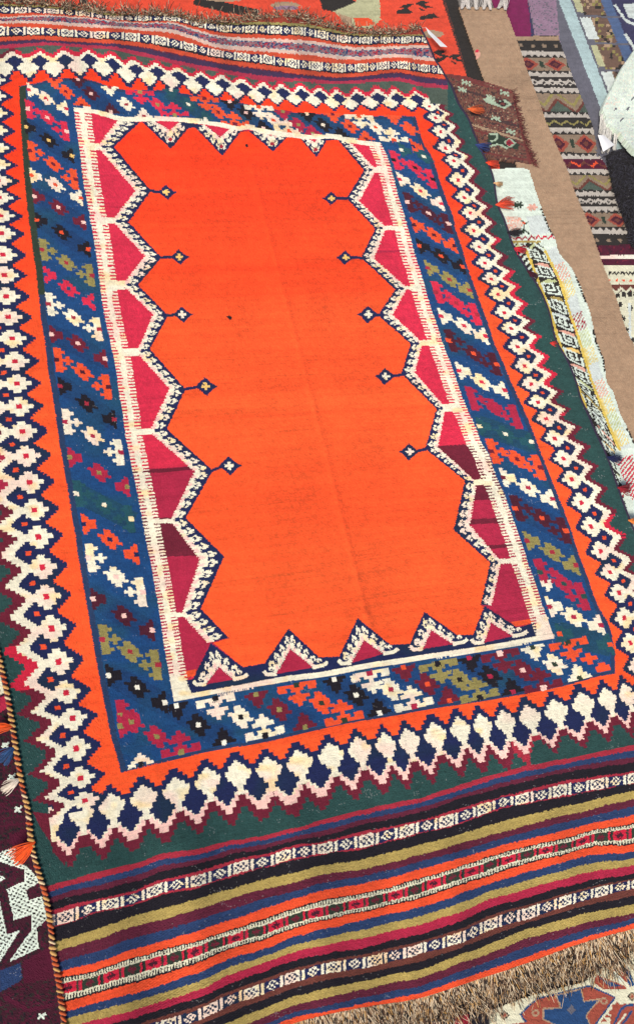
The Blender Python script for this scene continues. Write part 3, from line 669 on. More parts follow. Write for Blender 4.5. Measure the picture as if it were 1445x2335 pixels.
BY[1700] = [v + (v - w) * 260 / 240 * .8 for v, w in zip(BY[1440], BY[1200])]
BLAB = [SRED, SBLUE, SMAR, BLACK, SRED, 'P', SRED, SORG, BLACK, MUST, SMAR, SBLUE, SORG, 'C', 'RG', 'C2', SORG, SBLUE, MUST, CRIM2, BLACK, BRN, 'P', BRN, BRN, BLACK, MUST, SMAR, SBLUE, SORG]
BLAB[7] = BLACK
RP.zone = 2
for i, lab in enumerate(BLAB):
    A, B = boundary(BXc, BY, i, 4.2, 71), boundary(BXc, BY, i + 1, 4.2, 71)
    f = lab
    if lab == 'P': f = box_row(lambda q: 110 - 16 * q, .62 if i < 10 else .30)
    if lab == 'C': f = comb_row
    if lab == 'C2': f = comb_row2
    if lab == 'RG': f = redgreen
    RP.strip(A, B, f)
RP.c[~inside] = 0
# ---- dark, overcast side selvedge
RP.zone = 3

# ================================================================== THE MAIN RUG: cloth
WEFT = [
    [(-150, -60), (40, -50), (160, -38), (335, -22), (520, -6), (690, -10), (850, 10), (905, 14), (958, 12)],
    [(-120, 125), (45, 110), (165, 108), (330, 130), (500, 164), (690, 186), (860, 187), (930, 189), (1022, 192)],
    [(-116, 215), (46, 197), (150, 181), (320, 205), (500, 226), (690, 258), (870, 265), (945, 266), (1058, 252)],
    [(-113, 275), (48, 250), (169, 245), (332, 267), (500, 279), (680, 305), (866, 325), (970, 340), (1092, 330)],
    [(-110, 505), (69, 505), (207, 503), (400, 508), (560, 512), (720, 516), (928, 519), (1036, 522), (1160, 523)],
    [(-97, 815), (107, 808), (257, 800), (430, 794), (600, 790), (790, 786), (1010, 783), (1126, 785), (1275, 782)],
    [(-55, 1215), (168, 1195), (325, 1184), (490, 1165), (680, 1142), (890, 1115), (1135, 1090), (1252, 1085), (1402, 1070)],
    [(33, 1640), (244, 1625), (397, 1600), (570, 1568), (760, 1540), (980, 1502), (1262, 1456), (1392, 1440), (1525, 1430)],
    [(55, 1800), (277, 1760), (430, 1725), (607, 1691), (798, 1648), (1020, 1610), (1300, 1560), (1401, 1535), (1560, 1515)],
    [(100, 2026), (270, 1984), (460, 1930), (640, 1895), (850, 1842), (1060, 1788), (1330, 1724), (1440, 1703), (1625, 1680)],
    [(125, 2290), (300, 2230), (500, 2165), (690, 2105), (900, 2060), (1110, 2000), (1390, 1925), (1510, 1900), (1670, 1868)],
    [(180, 2590), (330, 2520), (520, 2430), (720, 2350), (930, 2320), (1150, 2250), (1440, 2160), (1580, 2120), (1740, 2085)]]
WEFT = np.array(WEFT, float)
# widen a little past both edges; the outline itself comes from the plan
WEFT[:, 0] -= (14, 0); WEFT[:, -1] += (16, 0)
NU, NV = 780, 1320
cu = np.r_[0]
span = np.linalg.norm(np.diff(WEFT[5], axis=0), axis=1); cu = np.r_[0, np.cumsum(span)] / span.sum()
spv = np.linalg.norm(np.diff(WEFT[:, 4], axis=0), axis=1); cv = np.r_[0, np.cumsum(spv)] / spv.sum()
uu = np.interp(np.linspace(0, 1, NU + 1), cu, np.arange(9)); vv = np.interp(np.linspace(0, 1, NV + 1), cv, np.arange(len(WEFT)))
colsP = np.stack([catmull(WEFT[:, j], vv) for j in range(9)], 1)           # (NV+1, 9, 2)
GRID = np.stack([catmull(colsP[i], uu) for i in range(NV + 1)], 0)         # (NV+1, NU+1, 2) plan coordinates

def ridge(P, line, width, height):
    """soft fold along a line given in world xy"""
    line = np.asarray(line, float); best = np.full(P.shape[:-1], 9.0)
    for a, b in zip(line[:-1], line[1:]):
        ab = b - a; t = np.clip(((P - a) @ ab) / (ab @ ab), 0, 1)
        q = a + t[..., None] * ab
        best = np.minimum(best, np.linalg.norm(P - q, axis=-1))
    return height * np.exp(-(best / width) ** 2)
FOLDS = [([(575, 380), (640, 640), (735, 1000), (835, 1400)], .008, .0020), ([(835, 1400), (905, 1640), (960, 1880)], .010, .0024),
         ([(1030, 1960), (1050, 2260)], .030, .010), ([(230, -20), (262, 120)], .035, .014), ([(480, 40), (500, 190)], .035, .010), ([(650, 20), (690, 180)], .04, .016),
         ([(770, 70), (800, 200)], .03, -.008), ([(900, 60), (960, 220)], .035, .010), ([(110, -10), (160, 190)], .05, .010), ([(540, 240), (560, 320)], .03, .008),
         ([(1190, 1700), (1330, 2120)], .05, .010), ([(680, 1880), (760, 2330)], .045, .013), ([(420, 1930), (500, 2400)], .045, .013), ([(860, 1830), (900, 2290)], .035, -.009), ([(250, 2000), (290, 2480)], .04, .009),
         ([(980, 345), (1075, 640), (1150, 830)], .03, .006), ([(1010, 130), (1120, 390), (1200, 610), (1260, 780), (1330, 940), (1440, 1200)], .03, .006)]
FOLDW = [(px2w(np.array(l)[:, 0], np.array(l)[:, 1])[:, :2], w, h) for l, w, h in FOLDS]
def cloth_height(P):
    h = .042 + .020 * (vnoise(P[..., 0] * 3.1 + 40, P[..., 1] * 2.6 + 40, 21) - .5) + .009 * (vnoise(P[..., 0] * 9 + 40, P[..., 1] * 4 + 40, 22) - .5) + .003 * (vnoise(P[..., 0] * 22 + 40, P[..., 1] * 9 + 40, 23) - .5)
    for l, w, hh in FOLDW:
        h = h + ridge(P, l, w, hh)
    return h
P0 = px2w(GRID[..., 0], GRID[..., 1])[..., :2]
HG = cloth_height(P0)
ii, jj = np.meshgrid(np.arange(NV + 1), np.arange(NU + 1), indexing='ij')
weave = .00024 * np.where((ii + jj) % 2 == 0, 1, -1) + rng.normal(0, .00024, HG.shape)
VERT = px2w(GRID[..., 0], GRID[..., 1], HG) + np.stack([0 * HG, 0 * HG, weave], -1)
fc = (GRID[:-1, :-1] + GRID[1:, :-1] + GRID[:-1, 1:] + GRID[1:, 1:]) / 4
rowj = rng.normal(0, .55, (NV, 1)) + rng.normal(0, .2, (NV, NU))
LAB, _ = RP.at(fc[..., 0] + rowj, fc[..., 1] + rng.normal(0, .15, (NV, NU)))
ej = np.isin(_, (1, 2)) * (vnoise(fc[..., 0] / 3.0, fc[..., 1] / 9.0, 91) - .5) * 3.4
LAB2, _2 = RP.at(fc[..., 0] + rowj, fc[..., 1] + ej); LAB = np.where(np.isin(_, (1, 2)) & (_2 == _), LAB2, LAB)
mask0, _0 = RP.at(fc[..., 0], fc[..., 1])
LAB = np.where((LAB == 0) & (mask0 > 0), mask0, LAB); LAB = np.where(mask0 == 0, 0, LAB)
_, ZON = RP.at(fc[..., 0], fc[..., 1])
idx = (ii[:-1, :-1] * (NU + 1) + jj[:-1, :-1])
QUAD = np.stack([idx, idx + (NU + 1), idx + (NU + 2), idx + 1], -1)
rowi = np.broadcast_to(np.arange(NV)[:, None], LAB.shape)
def field_tint(x, y, lab, c):
    """dye lots of the orange field: redder at the far end"""
    t = np.clip((y + .05 * (x - 600) - 655) / 60, 0, 1)[:, None]; t = .25 * t + .75 * np.clip((y - 380) / 480, 0, 1)[:, None] ** .8
    o = (lab == ORANGE)[:, None]
    yy = y + .045 * (x - 600)
    band = .5 * vnoise(yy / 34.0 + 5, x / 900.0, 51) + .3 * vnoise(yy / 11.0 + 5, x / 600.0, 52) + .2 * vnoise(yy / 4.0, x / 320.0, 53) - .5
    c = np.where(o, c * (1 + band[:, None] * np.array([.10, .50, .46])), c)
    return np.where(o, c * ((1 - t) * np.array([1.0, .62, .64]) + t * np.array([1.0, 1.22, 1.40])), c)
base = px2w(640, 1080)
rug = empty('kilim_rug', (float(base[0]), float(base[1]), 0.0), 'largest kilim, plain orange field inside blue flower border, striped ends, lying across the middle', 'rug')
VF = VERT.reshape(-1, 3)
ZN = {1: ('end_panel', 'striped end panel at the far end'), 2: ('end_panel', 'striped end panel at the near end'), 3: ('zigzag_border', 'green and orange border with zigzag rows of cream flowers'),
      4: ('flower_border', 'blue border with slanting rows of small flowers'), 5: ('inner_frame', 'cream frame with crimson points and hooked zigzag'), 6: ('field', 'plain orange centre field')}
for z, (nm, lb) in ZN.items():
    k = (ZON == z) & (LAB > 0)
    q = QUAD[k]; used, inv = np.unique(q, return_inverse=True)
    lab = LAB[k]; x = fc[..., 0][k]; y = fc[..., 1][k]
    c = yarn_colors(lab, x, y, rowi[k], seed=z)
    c = field_tint(x, y, lab, c)
    o = mesh_obj(nm, VF[used], inv.reshape(q.shape), M_WOOL, rug, c)
    o['label'] = lb

# ------------------------------------------------------------------ yarn strands
def strands(name, paths, rad, cols, parent, kind=None, mat=None, taper=.6):
    """paths (n,m,3); rad scalar or (n,); cols (n,3) or (n,m-1,3) linear: three-sided yarns"""
    paths = np.asarray(paths, float); n, m, _ = paths.shape
    T = np.gradient(paths, axis=1); T /= np.linalg.norm(T, axis=2, keepdims=True) + 1e-9
    ref = np.where(np.abs(T[..., 2:3]) > .9, np.array([1.0, 0, 0]), np.array([0, 0, 1.0]))
    S = np.cross(T, ref); S /= np.linalg.norm(S, axis=2, keepdims=True) + 1e-9
    U = np.cross(S, T)
    r = np.broadcast_to(np.asarray(rad, float), (n,))[:, None, None] * np.linspace(1, taper, m)[None, :, None]
    ring = [paths + r * (math.cos(a) * S + math.sin(a) * U) for a in (math.pi / 2, math.pi * 7 / 6, math.pi * 11 / 6)]
    V = np.stack(ring, 2)                                     # n,m,3,3
    b = (np.arange(n)[:, None] * m + np.arange(m - 1)[None, :]) * 3
    F = np.stack([np.stack([b + k, b + (k + 1) % 3, b + 3 + (k + 1) % 3, b + 3 + k], -1) for k in range(3)], 2)
    cols = np.asarray(cols, float)
    if cols.ndim == 2: cols = np.broadcast_to(cols[:, None], (n, m - 1, 3))
    C = np.broadcast_to(cols[:, :, None], (n, m - 1, 3, 3))
    return mesh_obj(name, V.reshape(-1, 3), F.reshape(-1, 4), mat or M_YARN, parent, C.reshape(-1, 3), smooth=True, kind=kind)

def lin(c): return srgb(*c) * .86
def rug_z(x, y):
    return cloth_height(px2w(x, y)[..., :2])
def yarn_mix(n, m, cols, p, r):
    base = np.array([lin(c) for c in cols])
    k = r.choice(len(cols), size=(n, m), p=p)
    return base[k] * r.uniform(.8, 1.15, (n, m, 1))

# near fringe: twisted two-tone warp ends
r = np.random.default_rng(3)
EB, _ = resample(B_EDGE, .28)
n = len(EB)
dirp = warp(EB) + r.normal(0, .10, (n, 2)) + np.array([0, 0])
clump = vnoise(np.arange(n) / 30.0, np.zeros(n), 4)[:, None] - .5
dirp = dirp + clump * np.array([[.9, .0]])
ln = r.uniform(40, 100, n) * (.65 + .6 * vnoise(np.arange(n) / 55.0, np.zeros(n), 8))
MS = 10
tt = np.linspace(0, 1, MS)
wav = r.normal(0, 3.2, (n, MS, 2)).cumsum(1) * 1.1
XY = (EB - warp(EB) * 5)[:, None] + dirp[:, None] * (ln[:, None] * tt)[..., None] + wav * tt[None, :, None]
ztop = rug_z(EB[:, 0], EB[:, 1]) - .002
ZZ = ztop[:, None] * (1 - tt) ** 2 + (.010 + r.uniform(0, .012, n))[:, None] * (1 - (1 - tt) ** 2)
PP = px2w(XY[..., 0], XY[..., 1], ZZ)
strands('fringe', PP, r.uniform(.0007, .0012, n), yarn_mix(n, MS - 1, [(226, 206, 176), (176, 144, 110), (112, 84, 66), (46, 40, 40), (206, 160, 92)], [.30, .20, .16, .26, .08], r), rug, kind='stuff')

# far fringe: short felted tufts
ET, _ = resample(T_EDGE, .35)
n = len(ET)
cl = vnoise(np.arange(n) / 9.0, np.zeros(n), 14); keep = cl > .34
ET = ET[keep]; n = len(ET)
d0 = -warp(ET) + np.array([0.1, 0]) + r.normal(0, .75, (n, 2))
ln = r.uniform(3, 13, n) * (.4 + 1.1 * cl[keep]); MS = 6; tt = np.linspace(0, 1, MS)
wav = r.normal(0, 2.6, (n, MS, 2)).cumsum(1) * .9
XY = (ET + warp(ET) * 4)[:, None] + d0[:, None] * (ln[:, None] * tt)[..., None] + wav * tt[None, :, None]
ZZ = (rug_z(ET[:, 0], ET[:, 1]) + .0005)[:, None] + r.uniform(-.006, .012, n)[:, None] * tt
strands('fringe', px2w(XY[..., 0], XY[..., 1], ZZ), r.uniform(.0010, .0018, n), yarn_mix(n, MS - 1, [(200, 184, 156), (150, 122, 98), (106, 88, 74), (66, 54, 50), (176, 84, 54)], [.24, .26, .22, .14, .14], r), rug, kind='stuff')

# side cords and the wrapped stitches of the left edge
def cord(line, rad, col, step=9, zoff=0.0):
    Q, _ = resample(line, step); z = rug_z(Q[:, 0], Q[:, 1]) + zoff
    return strands('side_binding', px2w(Q[:, 0], Q[:, 1], z)[None], rad, np.array([lin(col)]), rug, taper=1.0)
LCORD = cord(L_EDGE, .0055, (88, 36, 44)); cord(R_EDGE, .0045, (52, 44, 66))
def capsule_mesh(name, L, R, mat, seg=8, rings=5):
    V, F = [], []
    for i in range(rings + 1):
        a = math.pi * i / rings
        for k in range(seg):
            b = 2 * math.pi * k / seg
            V.append((L * -math.cos(a), R * math.sin(a) ** .7 * math.cos(b), R * math.sin(a) ** .7 * math.sin(b)))
    for i in range(rings):
        for k in range(seg):
            F.append((i * seg + k, i * seg + (k + 1) % seg, (i + 1) * seg + (k + 1) % seg, (i + 1) * seg + k))
    me = bpy.data.meshes.new(name); me.from_pydata(V, [], F); me.update()
    me.polygons.foreach_set('use_smooth', np.ones(len(F), bool)); me.materials.append(mat)
    return me
SM = [capsule_mesh('stitch', .0068, .0026, plain('stitch_gold', (206, 160, 96))), capsule_mesh('stitch', .0068, .0026, plain('stitch_rust', (196, 92, 50))), capsule_mesh('stitch', .0066, .0026, plain('stitch_cream', (224, 198, 156)))]
Q, _ = resample([p for p in L_EDGE if p[1] > 1400], 12.4)
QZ = rug_z(Q[:, 0], Q[:, 1])
for i, (p, z) in enumerate(zip(Q, QZ)):
    w = px2w(p[0], p[1], z + .0035); w2 = px2w(*(p + np.array([9.0, 4.5]) + r.normal(0, 1.2, 2)), z + .0035)
    o = bpy.data.objects.new('stitch', SM[[0, 2, 0, 1][int(r.integers(0, 4))] if p[1] < 2180 else [0, 1, 1][int(r.integers(0, 3))]]); COL.objects.link(o)
    o.parent = LCORD
    o.location = w; d = w2 - w; o.rotation_euler = (0, 0.0, math.atan2(d[1], d[0])); o.scale = (1, r.uniform(.8, 1.25), 1)

# turned-down rim so that the cloth has an edge from every side
for nm_, ln_, c_ in (('edge', L_EDGE, (60, 44, 48)), ('edge', R_EDGE, (46, 52, 62)), ('edge', B_EDGE, (150, 70, 46)), ('edge', T_EDGE, (130, 62, 46))):
    Q2, _ = resample(ln_, 6); zt = rug_z(Q2[:, 0], Q2[:, 1]); W_ = px2w(Q2[:, 0], Q2[:, 1], zt - .0005)
    V_ = np.vstack([W_, W_ * (1, 1, 0) + (0, 0, .012)]); k_ = len(W_)
    F_ = np.stack([np.arange(k_ - 1), np.arange(1, k_), np.arange(1, k_) + k_, np.arange(k_ - 1) + k_], -1)
    mesh_obj(nm_, V_, F_, M_WOOL, rug, np.repeat(lin(c_)[None], k_ - 1, 0))

# tassels sewn to both edges
def tassel(x, y, dx, dy, L, col, fat=1.0, seed=0):
    rr = np.random.default_rng(seed + int(x * 7 + y)); n = 46
    d = np.array([dx, dy], float); d /= np.hypot(*d); nn = np.array([-d[1], d[0]])
    z0 = float(rug_z(np.array(x, float), np.array(y, float))) + .003
    MS = 7; tt = np.linspace(0, 1, MS); sp = rr.normal(0, 1, n); hz = rr.normal(0, 1, n)
    ln = L * rr.uniform(.75, 1.08, n)
    flare = np.sin(np.clip(tt * 1.5, 0, math.pi / 2))
    xy = np.array([x, y]) + d * (ln[:, None] * tt)[..., None] + nn * ((sp * L * .13 * fat)[:, None] * flare)[..., None] + rr.normal(0, .5, (n, MS, 2))
    zz = z0 + .004 * np.sin(tt * math.pi) + (hz * .0022 * fat)[:, None] * flare - .012 * tt ** 2
    zz = np.maximum(zz, .008)
    c = lin(col) * rr.uniform(.75, 1.2, (n, 1))
    o = strands('tassel', px2w(xy[..., 0], xy[..., 1], zz), .0013, np.clip(c, 0, .92), rug)
    return o
OT, BT_, WT_, RT, KT, NT = (246, 98, 40), (52, 88, 140), (226, 214, 200), (206, 44, 60), (34, 30, 38), (34, 40, 84)
for t in ((31, 1656, -1, .12, 44, OT, 1.2), (34, 1704, -.75, .75, 46, BT_, 1.3), (46, 1776, -.8, .55, 48, WT_, .9), (80, 1920, -.78, .62, 66, OT, 1.2),
          (1066, 248, 1, .05, 36, (226, 104, 56), 1.2), (1084, 330, 1, .2, 32, (52, 70, 128), 1.3), (1108, 371, 1, .1, 26, (236, 76, 48), 1.2), (1126, 417, 1, .25, 18, (226, 180, 130), 1.2),
          (1130, 467, 1, -.05, 40, (232, 84, 56), 1.5), (1156, 530, 1, -.05, 32, KT, 1.2), (1172, 566, 1, .2, 26, RT, 1.2), (1202, 618, .8, .6, 26, (72, 28, 44), 1.2), (1254, 782, 1, .1, 16, (210, 60, 56), 1.6),
          (1383, 1042, 1, .2, 34, NT, 1.2), (1408, 1112, 1, .1, 30, (150, 34, 48), 1.6), (1432, 1186, 1, .2, 26, (226, 130, 60), 1.3)):
    tassel(*t[:6], fat=t[6])

# ================================================================== neighbouring textiles
def cloth(name, label, cat, outline, paint, z, quad=None, step=2.3, seed=0, bumps=.003, hem=.004, extra=None, k=.86, part='weave', jit=.045, group=None, smooth=True):
    """a lying textile: outline in traced coordinates, colours from its own plan, its own gentle bumps and a hem down its rim"""
    O = resample(np.vstack([outline, outline[:1]]), 4, smooth)[0] if smooth else np.array(outline, float)
    x0, y0 = O.min(0) - 6; x1, y1 = O.max(0) + 6
    pl = Plan(x0, y0, x1, y1, 1.2)
    paint(pl)
    mk = Plan(x0, y0, x1, y1, 1.2); mk.poly(O, 1)
    nx, ny = int((x1 - x0) / step), int((y1 - y0) / step)
    gx, gy = np.meshgrid(np.linspace(x0, x1, nx + 1), np.linspace(y0, y1, ny + 1))
    W = px2w(gx, gy)[..., :2]
    h = z + bumps * 2 * (vnoise(W[..., 0] * 5 + 50, W[..., 1] * 5 + 50, seed + 30) - .5) + bumps * (vnoise(W[..., 0] * 14 + 50, W[..., 1] * 14 + 50, seed + 31) - .5)
    if extra is not None: h = h + extra(gx, gy)
    rr = np.random.default_rng(seed)
    V = px2w(gx, gy, h + rr.normal(0, .00018, h.shape))
    cx = (gx[:-1, :-1] + gx[1:, 1:]) / 2; cy = (gy[:-1, :-1] + gy[1:, 1:]) / 2
    m, _ = mk.at(cx, cy); lab, _ = pl.at(cx + rr.normal(0, .5, cx.shape), cy + rr.normal(0, .3, cx.shape))
    lab0, _ = pl.at(cx, cy); lab = np.where(lab == 0, lab0, lab)
    ok = (m > 0) & (lab > 0)
    i, j = np.nonzero(ok)
    b = i * (nx + 1) + j
    Q = np.stack([b, b + nx + 1, b + nx + 2, b + 1], -1)
    VV = V.reshape(-1, 3)
    c = yarn_colors(lab[ok], cx[ok], cy[ok], i, seed=seed + 40, k=k, jit=jit)
    # hem
    okp = np.pad(ok, 1)
    HV, HF, HC = [], [], []
    for (di, dj, a, e) in ((-1, 0, 0, 3), (1, 0, 2, 1), (0, -1, 1, 0), (0, 1, 3, 2)):
        bd = ~okp[i + 1 + di, j + 1 + dj]
        p, q = VV[Q[bd][:, a]], VV[Q[bd][:, e]]
        HV += [p, q, q - (0, 0, hem), p - (0, 0, hem)]; HC.append(c[bd])
        HF.append(len(p))
    used, inv = np.unique(Q, return_inverse=True)
    vs, fs, off = [VV[used]], [inv.reshape(Q.shape)], len(used)
    for kk, nb in enumerate(HF):
        vs += HV[4 * kk:4 * kk + 4]
        fs.append(np.stack([off + np.arange(nb) + nb * t for t in range(4)], -1)); off += 4 * nb
    ctr = px2w(O[:, 0].mean(), O[:, 1].mean())
    root = empty(name, (float(ctr[0]), float(ctr[1]), 0), label, cat, group)
    mesh_obj(part, np.vstack(vs), np.vstack(fs), M_WOOL, root, np.vstack([c] + HC))
    return root

def fill(pl, lab): pl.c[:] = lab
def speckle(pl, labs, p, cell=4, seed=0, mask=None):
    rr = np.random.default_rng(seed); h, w = pl.c.shape
    k = rr.choice(len(labs), size=(h // cell + 1, w // cell + 1), p=p)
    L = np.array(labs)[k].repeat(cell, 0).repeat(cell, 1)[:h, :w]
    t = L > 0
    if mask is not None: t &= np.isin(pl.c, mask)
    pl.c[t] = L[t]

# ---- red-orange kilim with dark edge, under the far end
def paint_red(pl):
    fill(pl, KRED)
    pl.poly([(1008, 0), (960, -160), (1010, -260), (1200, -100), (1300, 430), (1160, 440), (1060, 165)], OLDBLK)
    pl.poly([(729, -40), (812, 4), (760, 26), (735, 22), (729, 0)], OLDBLK); pl.poly([(812, 4), (790, -60), (864, -70), (867, 46), (845, 66), (800, 62), (760, 26)], PALEG)
    pl.poly([(805, 40), (846, 42), (856, 56), (812, 62)], SORG)
    pl.poly([(770, 30), (800, 40), (806, 62), (780, 50)], TAN)
    pl.poly([(445, -10), (590, 22), (590, 40), (520, 30), (440, 10)], OLDBLK); pl.poly([(440, -4), (500, -14), (555, 2), (500, 4)], TAN)
    pl.blob(650, 12, 34, 8, TAN); pl.blob(652, 18, 30, 5, MAUVE)
    pl.poly([(185, -30), (205, -30), (200, 12), (180, 10)], OLDBLK)
    for x, y in ((945, 8), (1020, 130), (985, 120)):
        for a, L in ((.35, 46), (.9, 36), (-.2, 34), (2.7, 40)):
            pl.poly([(x, y), (x + L * math.cos(a) * .55 - 5, y + L * math.sin(a) * .4 - 4), (x + L * math.cos(a), y + L * math.sin(a) * .55), (x + L * math.cos(a) * .55 + 2, y + L * math.sin(a) * .4 + 5)], OLDBLK)
    pl.blob(985, 78, 26, 9, TAN); pl.poly([(905, 24), (926, 17), (942, 30), (905, 32)], OLDBLK); pl.poly([(955, 38), (988, 30), (1000, 40), (958, 46)], OLDBLK)
    pl.line([(1012, 0), (1062, 165)], 2, BRN)
cloth('flatweave_rug', 'red-orange flatweave with dark edge strip, showing beyond the far fringe', 'rug',
      [(-190, -120), (300, -200), (700, -230), (985, -190), (1042, 0), (1072, 90), (1102, 178), (1150, 300), (1190, 388), (1206, 432), (1060, 436), (1000, 330), (700, 150), (300, 90), (-190, 60)], paint_red, .006, seed=1, smooth=False)

# ---- magenta rug and mauve pile rug at the far right
def paint_mag(pl):
    fill(pl, MAG); pl.poly([(1196, -60), (1206, -60), (1222, 90), (1212, 90)], FNAVY)
cloth('magenta_rug', 'deep magenta rug with blue edge line beyond the white tassels', 'rug', [(1090, -150), (1186, -150), (1206, -10), (1224, 100), (1150, 104), (1110, -40)], paint_mag, .004, seed=2, smooth=False)
def paint_pile(pl):
    fill(pl, GREY)
    sl = .39
    def band(xa, xb, lab, y0=-160, y1=420):
        pl.poly([(xa + y0 * sl, y0), (xb + y0 * sl, y0), (xb + y1 * sl, y1), (xa + y1 * sl, y1)], lab)
    pl.poly([(1140, -160), (1250, -160), (1266, 0), (1276, 100), (1286, 180), (1190, 180)], MAUVE)
    band(1272, 1300, PALEB); band(1300, 1304, GREY); band(1318, 1368, FBROWN); band(1368, 1392, FBLUE); band(1392, 1520, FNAVY)
    for y0 in range(-150, 300, 62):
        band(1305, 1320 if (y0 // 62) % 2 else 1330, PALEG if (y0 // 62) % 2 else PALEC, y0 + 4, y0 + 54)
        pl.line([(1300 + y0 * sl, y0), (1400 + y0 * sl, y0 + 3)], 4, GREY)
    pl.line([(1400, 10), (1424, 44), (1445, 56)], 5, PALEC); pl.line([(1424, 78), (1446, 112)], 6, PALEC); pl.poly([(1418, 8), (1450, 8), (1450, 44), (1432, 40)], PALEC)
    speckle(pl, [0, FBROWN, OLIVE, OLDBLK, TAN], [.5, .14, .12, .14, .1], 8, 5, [FBROWN])
    speckle(pl, [0, GREY], [.9, .1], 3, 6, [MAUVE, GREY])
cloth('pile_rug', 'pile rug with mauve edge, pale blue line and brown and blue field, far right', 'rug', [(1195, -160), (1560, -160), (1560, 380), (1360, 380), (1290, 200), (1220, 90), (1200, -20)], paint_pile, .008, seed=3, bumps=.004, hem=.008, smooth=False)

# ---- banded kilim with black and white zigzags
RUNR = np.array([(1150, 18), (1178, 91), (1200, 158), (1222, 213), (1244, 277), (1266, 327), (1293, 387), (1308, 433), (1344, 516), (1374, 605), (1405, 682), (1424, 746), (1445, 789), (1500, 930), (1560, 1100)], float)
STR = np.array([(1272, 80), (1275, 94), (1294, 147), (1311, 191), (1336, 249), (1352, 293), (1361, 346), (1385, 385), (1405, 419), (1432, 502), (1444, 560)], float)
def lx(y): return np.interp(y, RUNR[:, 1], RUNR[:, 0]) - 24
def rx(y): return np.interp(y, STR[:, 1], STR[:, 0]) + 6
ROWS = [(82, TAN), (92, 'B'), (117, 'Z'), (132, 'D'), (161, 'Y'), (175, 'X'), (200, 'Z'), (214, 'E'), (255, 'Y'), (268, 'O'), (292, 'Z'), (307, 'D'), (348, 'Y'), (363, 'M'), (386, 'Z'), (400, 'E'), (433, 'Y'), (447, 'X'), (471, 'Z'), (486, 'D'), (517, 'Y'), (534, 'B'), (562, None)]
def tri(s, p): return np.abs(((s / p) % 1) * 2 - 1)
def row_fn(t):
    if t == 'Z': return lambda s, d, q: np.where(d < .45 + .45 * tri(s, 15), KWHITE, OLDBLK).astype(np.uint8)
    if t == 'Y': return lambda s, d, q: np.where(d > .55 - .45 * tri(s, 15), KWHITE, OLDBLK).astype(np.uint8)
    if t == 'X': return lambda s, d, q: np.where((np.abs(d - .3 - .3 * tri(s, 20)) < .12) | (np.abs(d - .75 + .3 * tri(s, 20)) < .07), KWHITE, OLDBLK).astype(np.uint8)
    if t == 'B': return lambda s, d, q: np.where((np.abs(d - .5) < .14) & (((s / 26) % 1) < .3), KTAN, OLDBLK).astype(np.uint8)
    if t == 'O': return lambda s, d, q: np.where(np.abs(d - .3 - .4 * tri(s, 28)) < .09, OLIVE, OLDBLK).astype(np.uint8)
    if t == 'M': return lambda s, d, q: np.where(np.abs(d - .3 - .4 * tri(s, 28)) < .12, np.where((s / 40) % 1 < .5, SORG, BRN), WINE).astype(np.uint8)
    if t == 'D':
        def f(s, d, q):
            u = ((s / 62) % 1 - .5) * 2; v = (d - .5) * 2; e = np.abs(u) * 1.25 + np.abs(v) * .9
            lab = np.where(e < .98, BRICK, KTAN); lab = np.where(e < .62, DMAR, lab); lab = np.where(e < .3, BRN, lab)
            return np.where((np.abs(u) > .86) & (np.abs(v) < .5), DKGREEN, lab).astype(np.uint8)
        return f
    if t == 'E':
        def f(s, d, q):
            e = d - .85 + .75 * tri(s, 66)
            lab = np.where(np.abs(e) < .12, KTAN, np.where((e > .1) & (e < .3), BRN, np.where((e < -.1) & (e > -.3), OLIVE, np.where(e > 0, GGREY, KTAN))))
            return lab.astype(np.uint8)
        return f
    return t
def paint_str(pl):
    fill(pl, OLDBLK)
    for (ya, t), (yb, _) in zip(ROWS[:-1], ROWS[1:]):
        pl.strip([(lx(ya), ya - 1), (rx(ya), ya + 1)], [(lx(yb), yb - 1), (rx(yb), yb + 1)], row_fn(t), False)
cloth('banded_kilim', 'narrow kilim banded in black and white zigzags and tan diamonds, right of the brown runner', 'rug',
      np.vstack([[(1152, 84)], STR + (0, 0), [(1352, 564), (1300, 440), (1240, 300), (1190, 170)]]), paint_str, .012, seed=4, smooth=False)
# ---- wine cloth and cream kilim below it
def paint_wine(pl):
    fill(pl, WINE); pl.poly([(1340, 583), (1500, 580), (1500, 590), (1340, 591)], WHITE); speckle(pl, [0, DWINE, MAROON], [.7, .2, .1], 5, 8, [WINE])
cloth('wine_cloth', 'folded wine-red cloth with a white stripe between banded and cream kilims', 'cloth', [(1340, 560), (1440, 557), (1520, 556), (1520, 606), (1362, 608)], paint_wine, .014, seed=5, smooth=False)
def paint_cr(pl):
    fill(pl, CREAM2)
    for i in range(12):
        x = 1386 + i * 9; pl.line([(x, 626), (x + 5, 620), (x + 7, 624)], 3, OLDBLK)
    pl.strip([(1370, 636), (1520, 640)], [(1370, 640), (1520, 644)], lambda s, d, q: np.where((s / 16) % 1 < .4, SORG, CREAM2).astype(np.uint8))
    pl.strip([(1380, 648), (1520, 650)], [(1385, 678), (1520, 676)], lambda s, d, q: np.where(np.abs(d - .3 - .35 * tri(s, 22)) < .12, CREAM2, np.where(d > .55, np.where((s / 14) % 1 < .3, CREAM2, OLDBLK), BRN)).astype(np.uint8))
    for x, y in ((1412, 694), (1420, 726), (1436, 702), (1428, 752), (1440, 775)):
        for a in (0, 1.1, 2.2): pl.line([(x - 6 * math.cos(a), y - 6 * math.sin(a)), (x + 6 * math.cos(a), y + 6 * math.sin(a))], 2.4, OLDBLK, False)
    pl.line([(1434, 690), (1436, 800)], 5, PALEC)
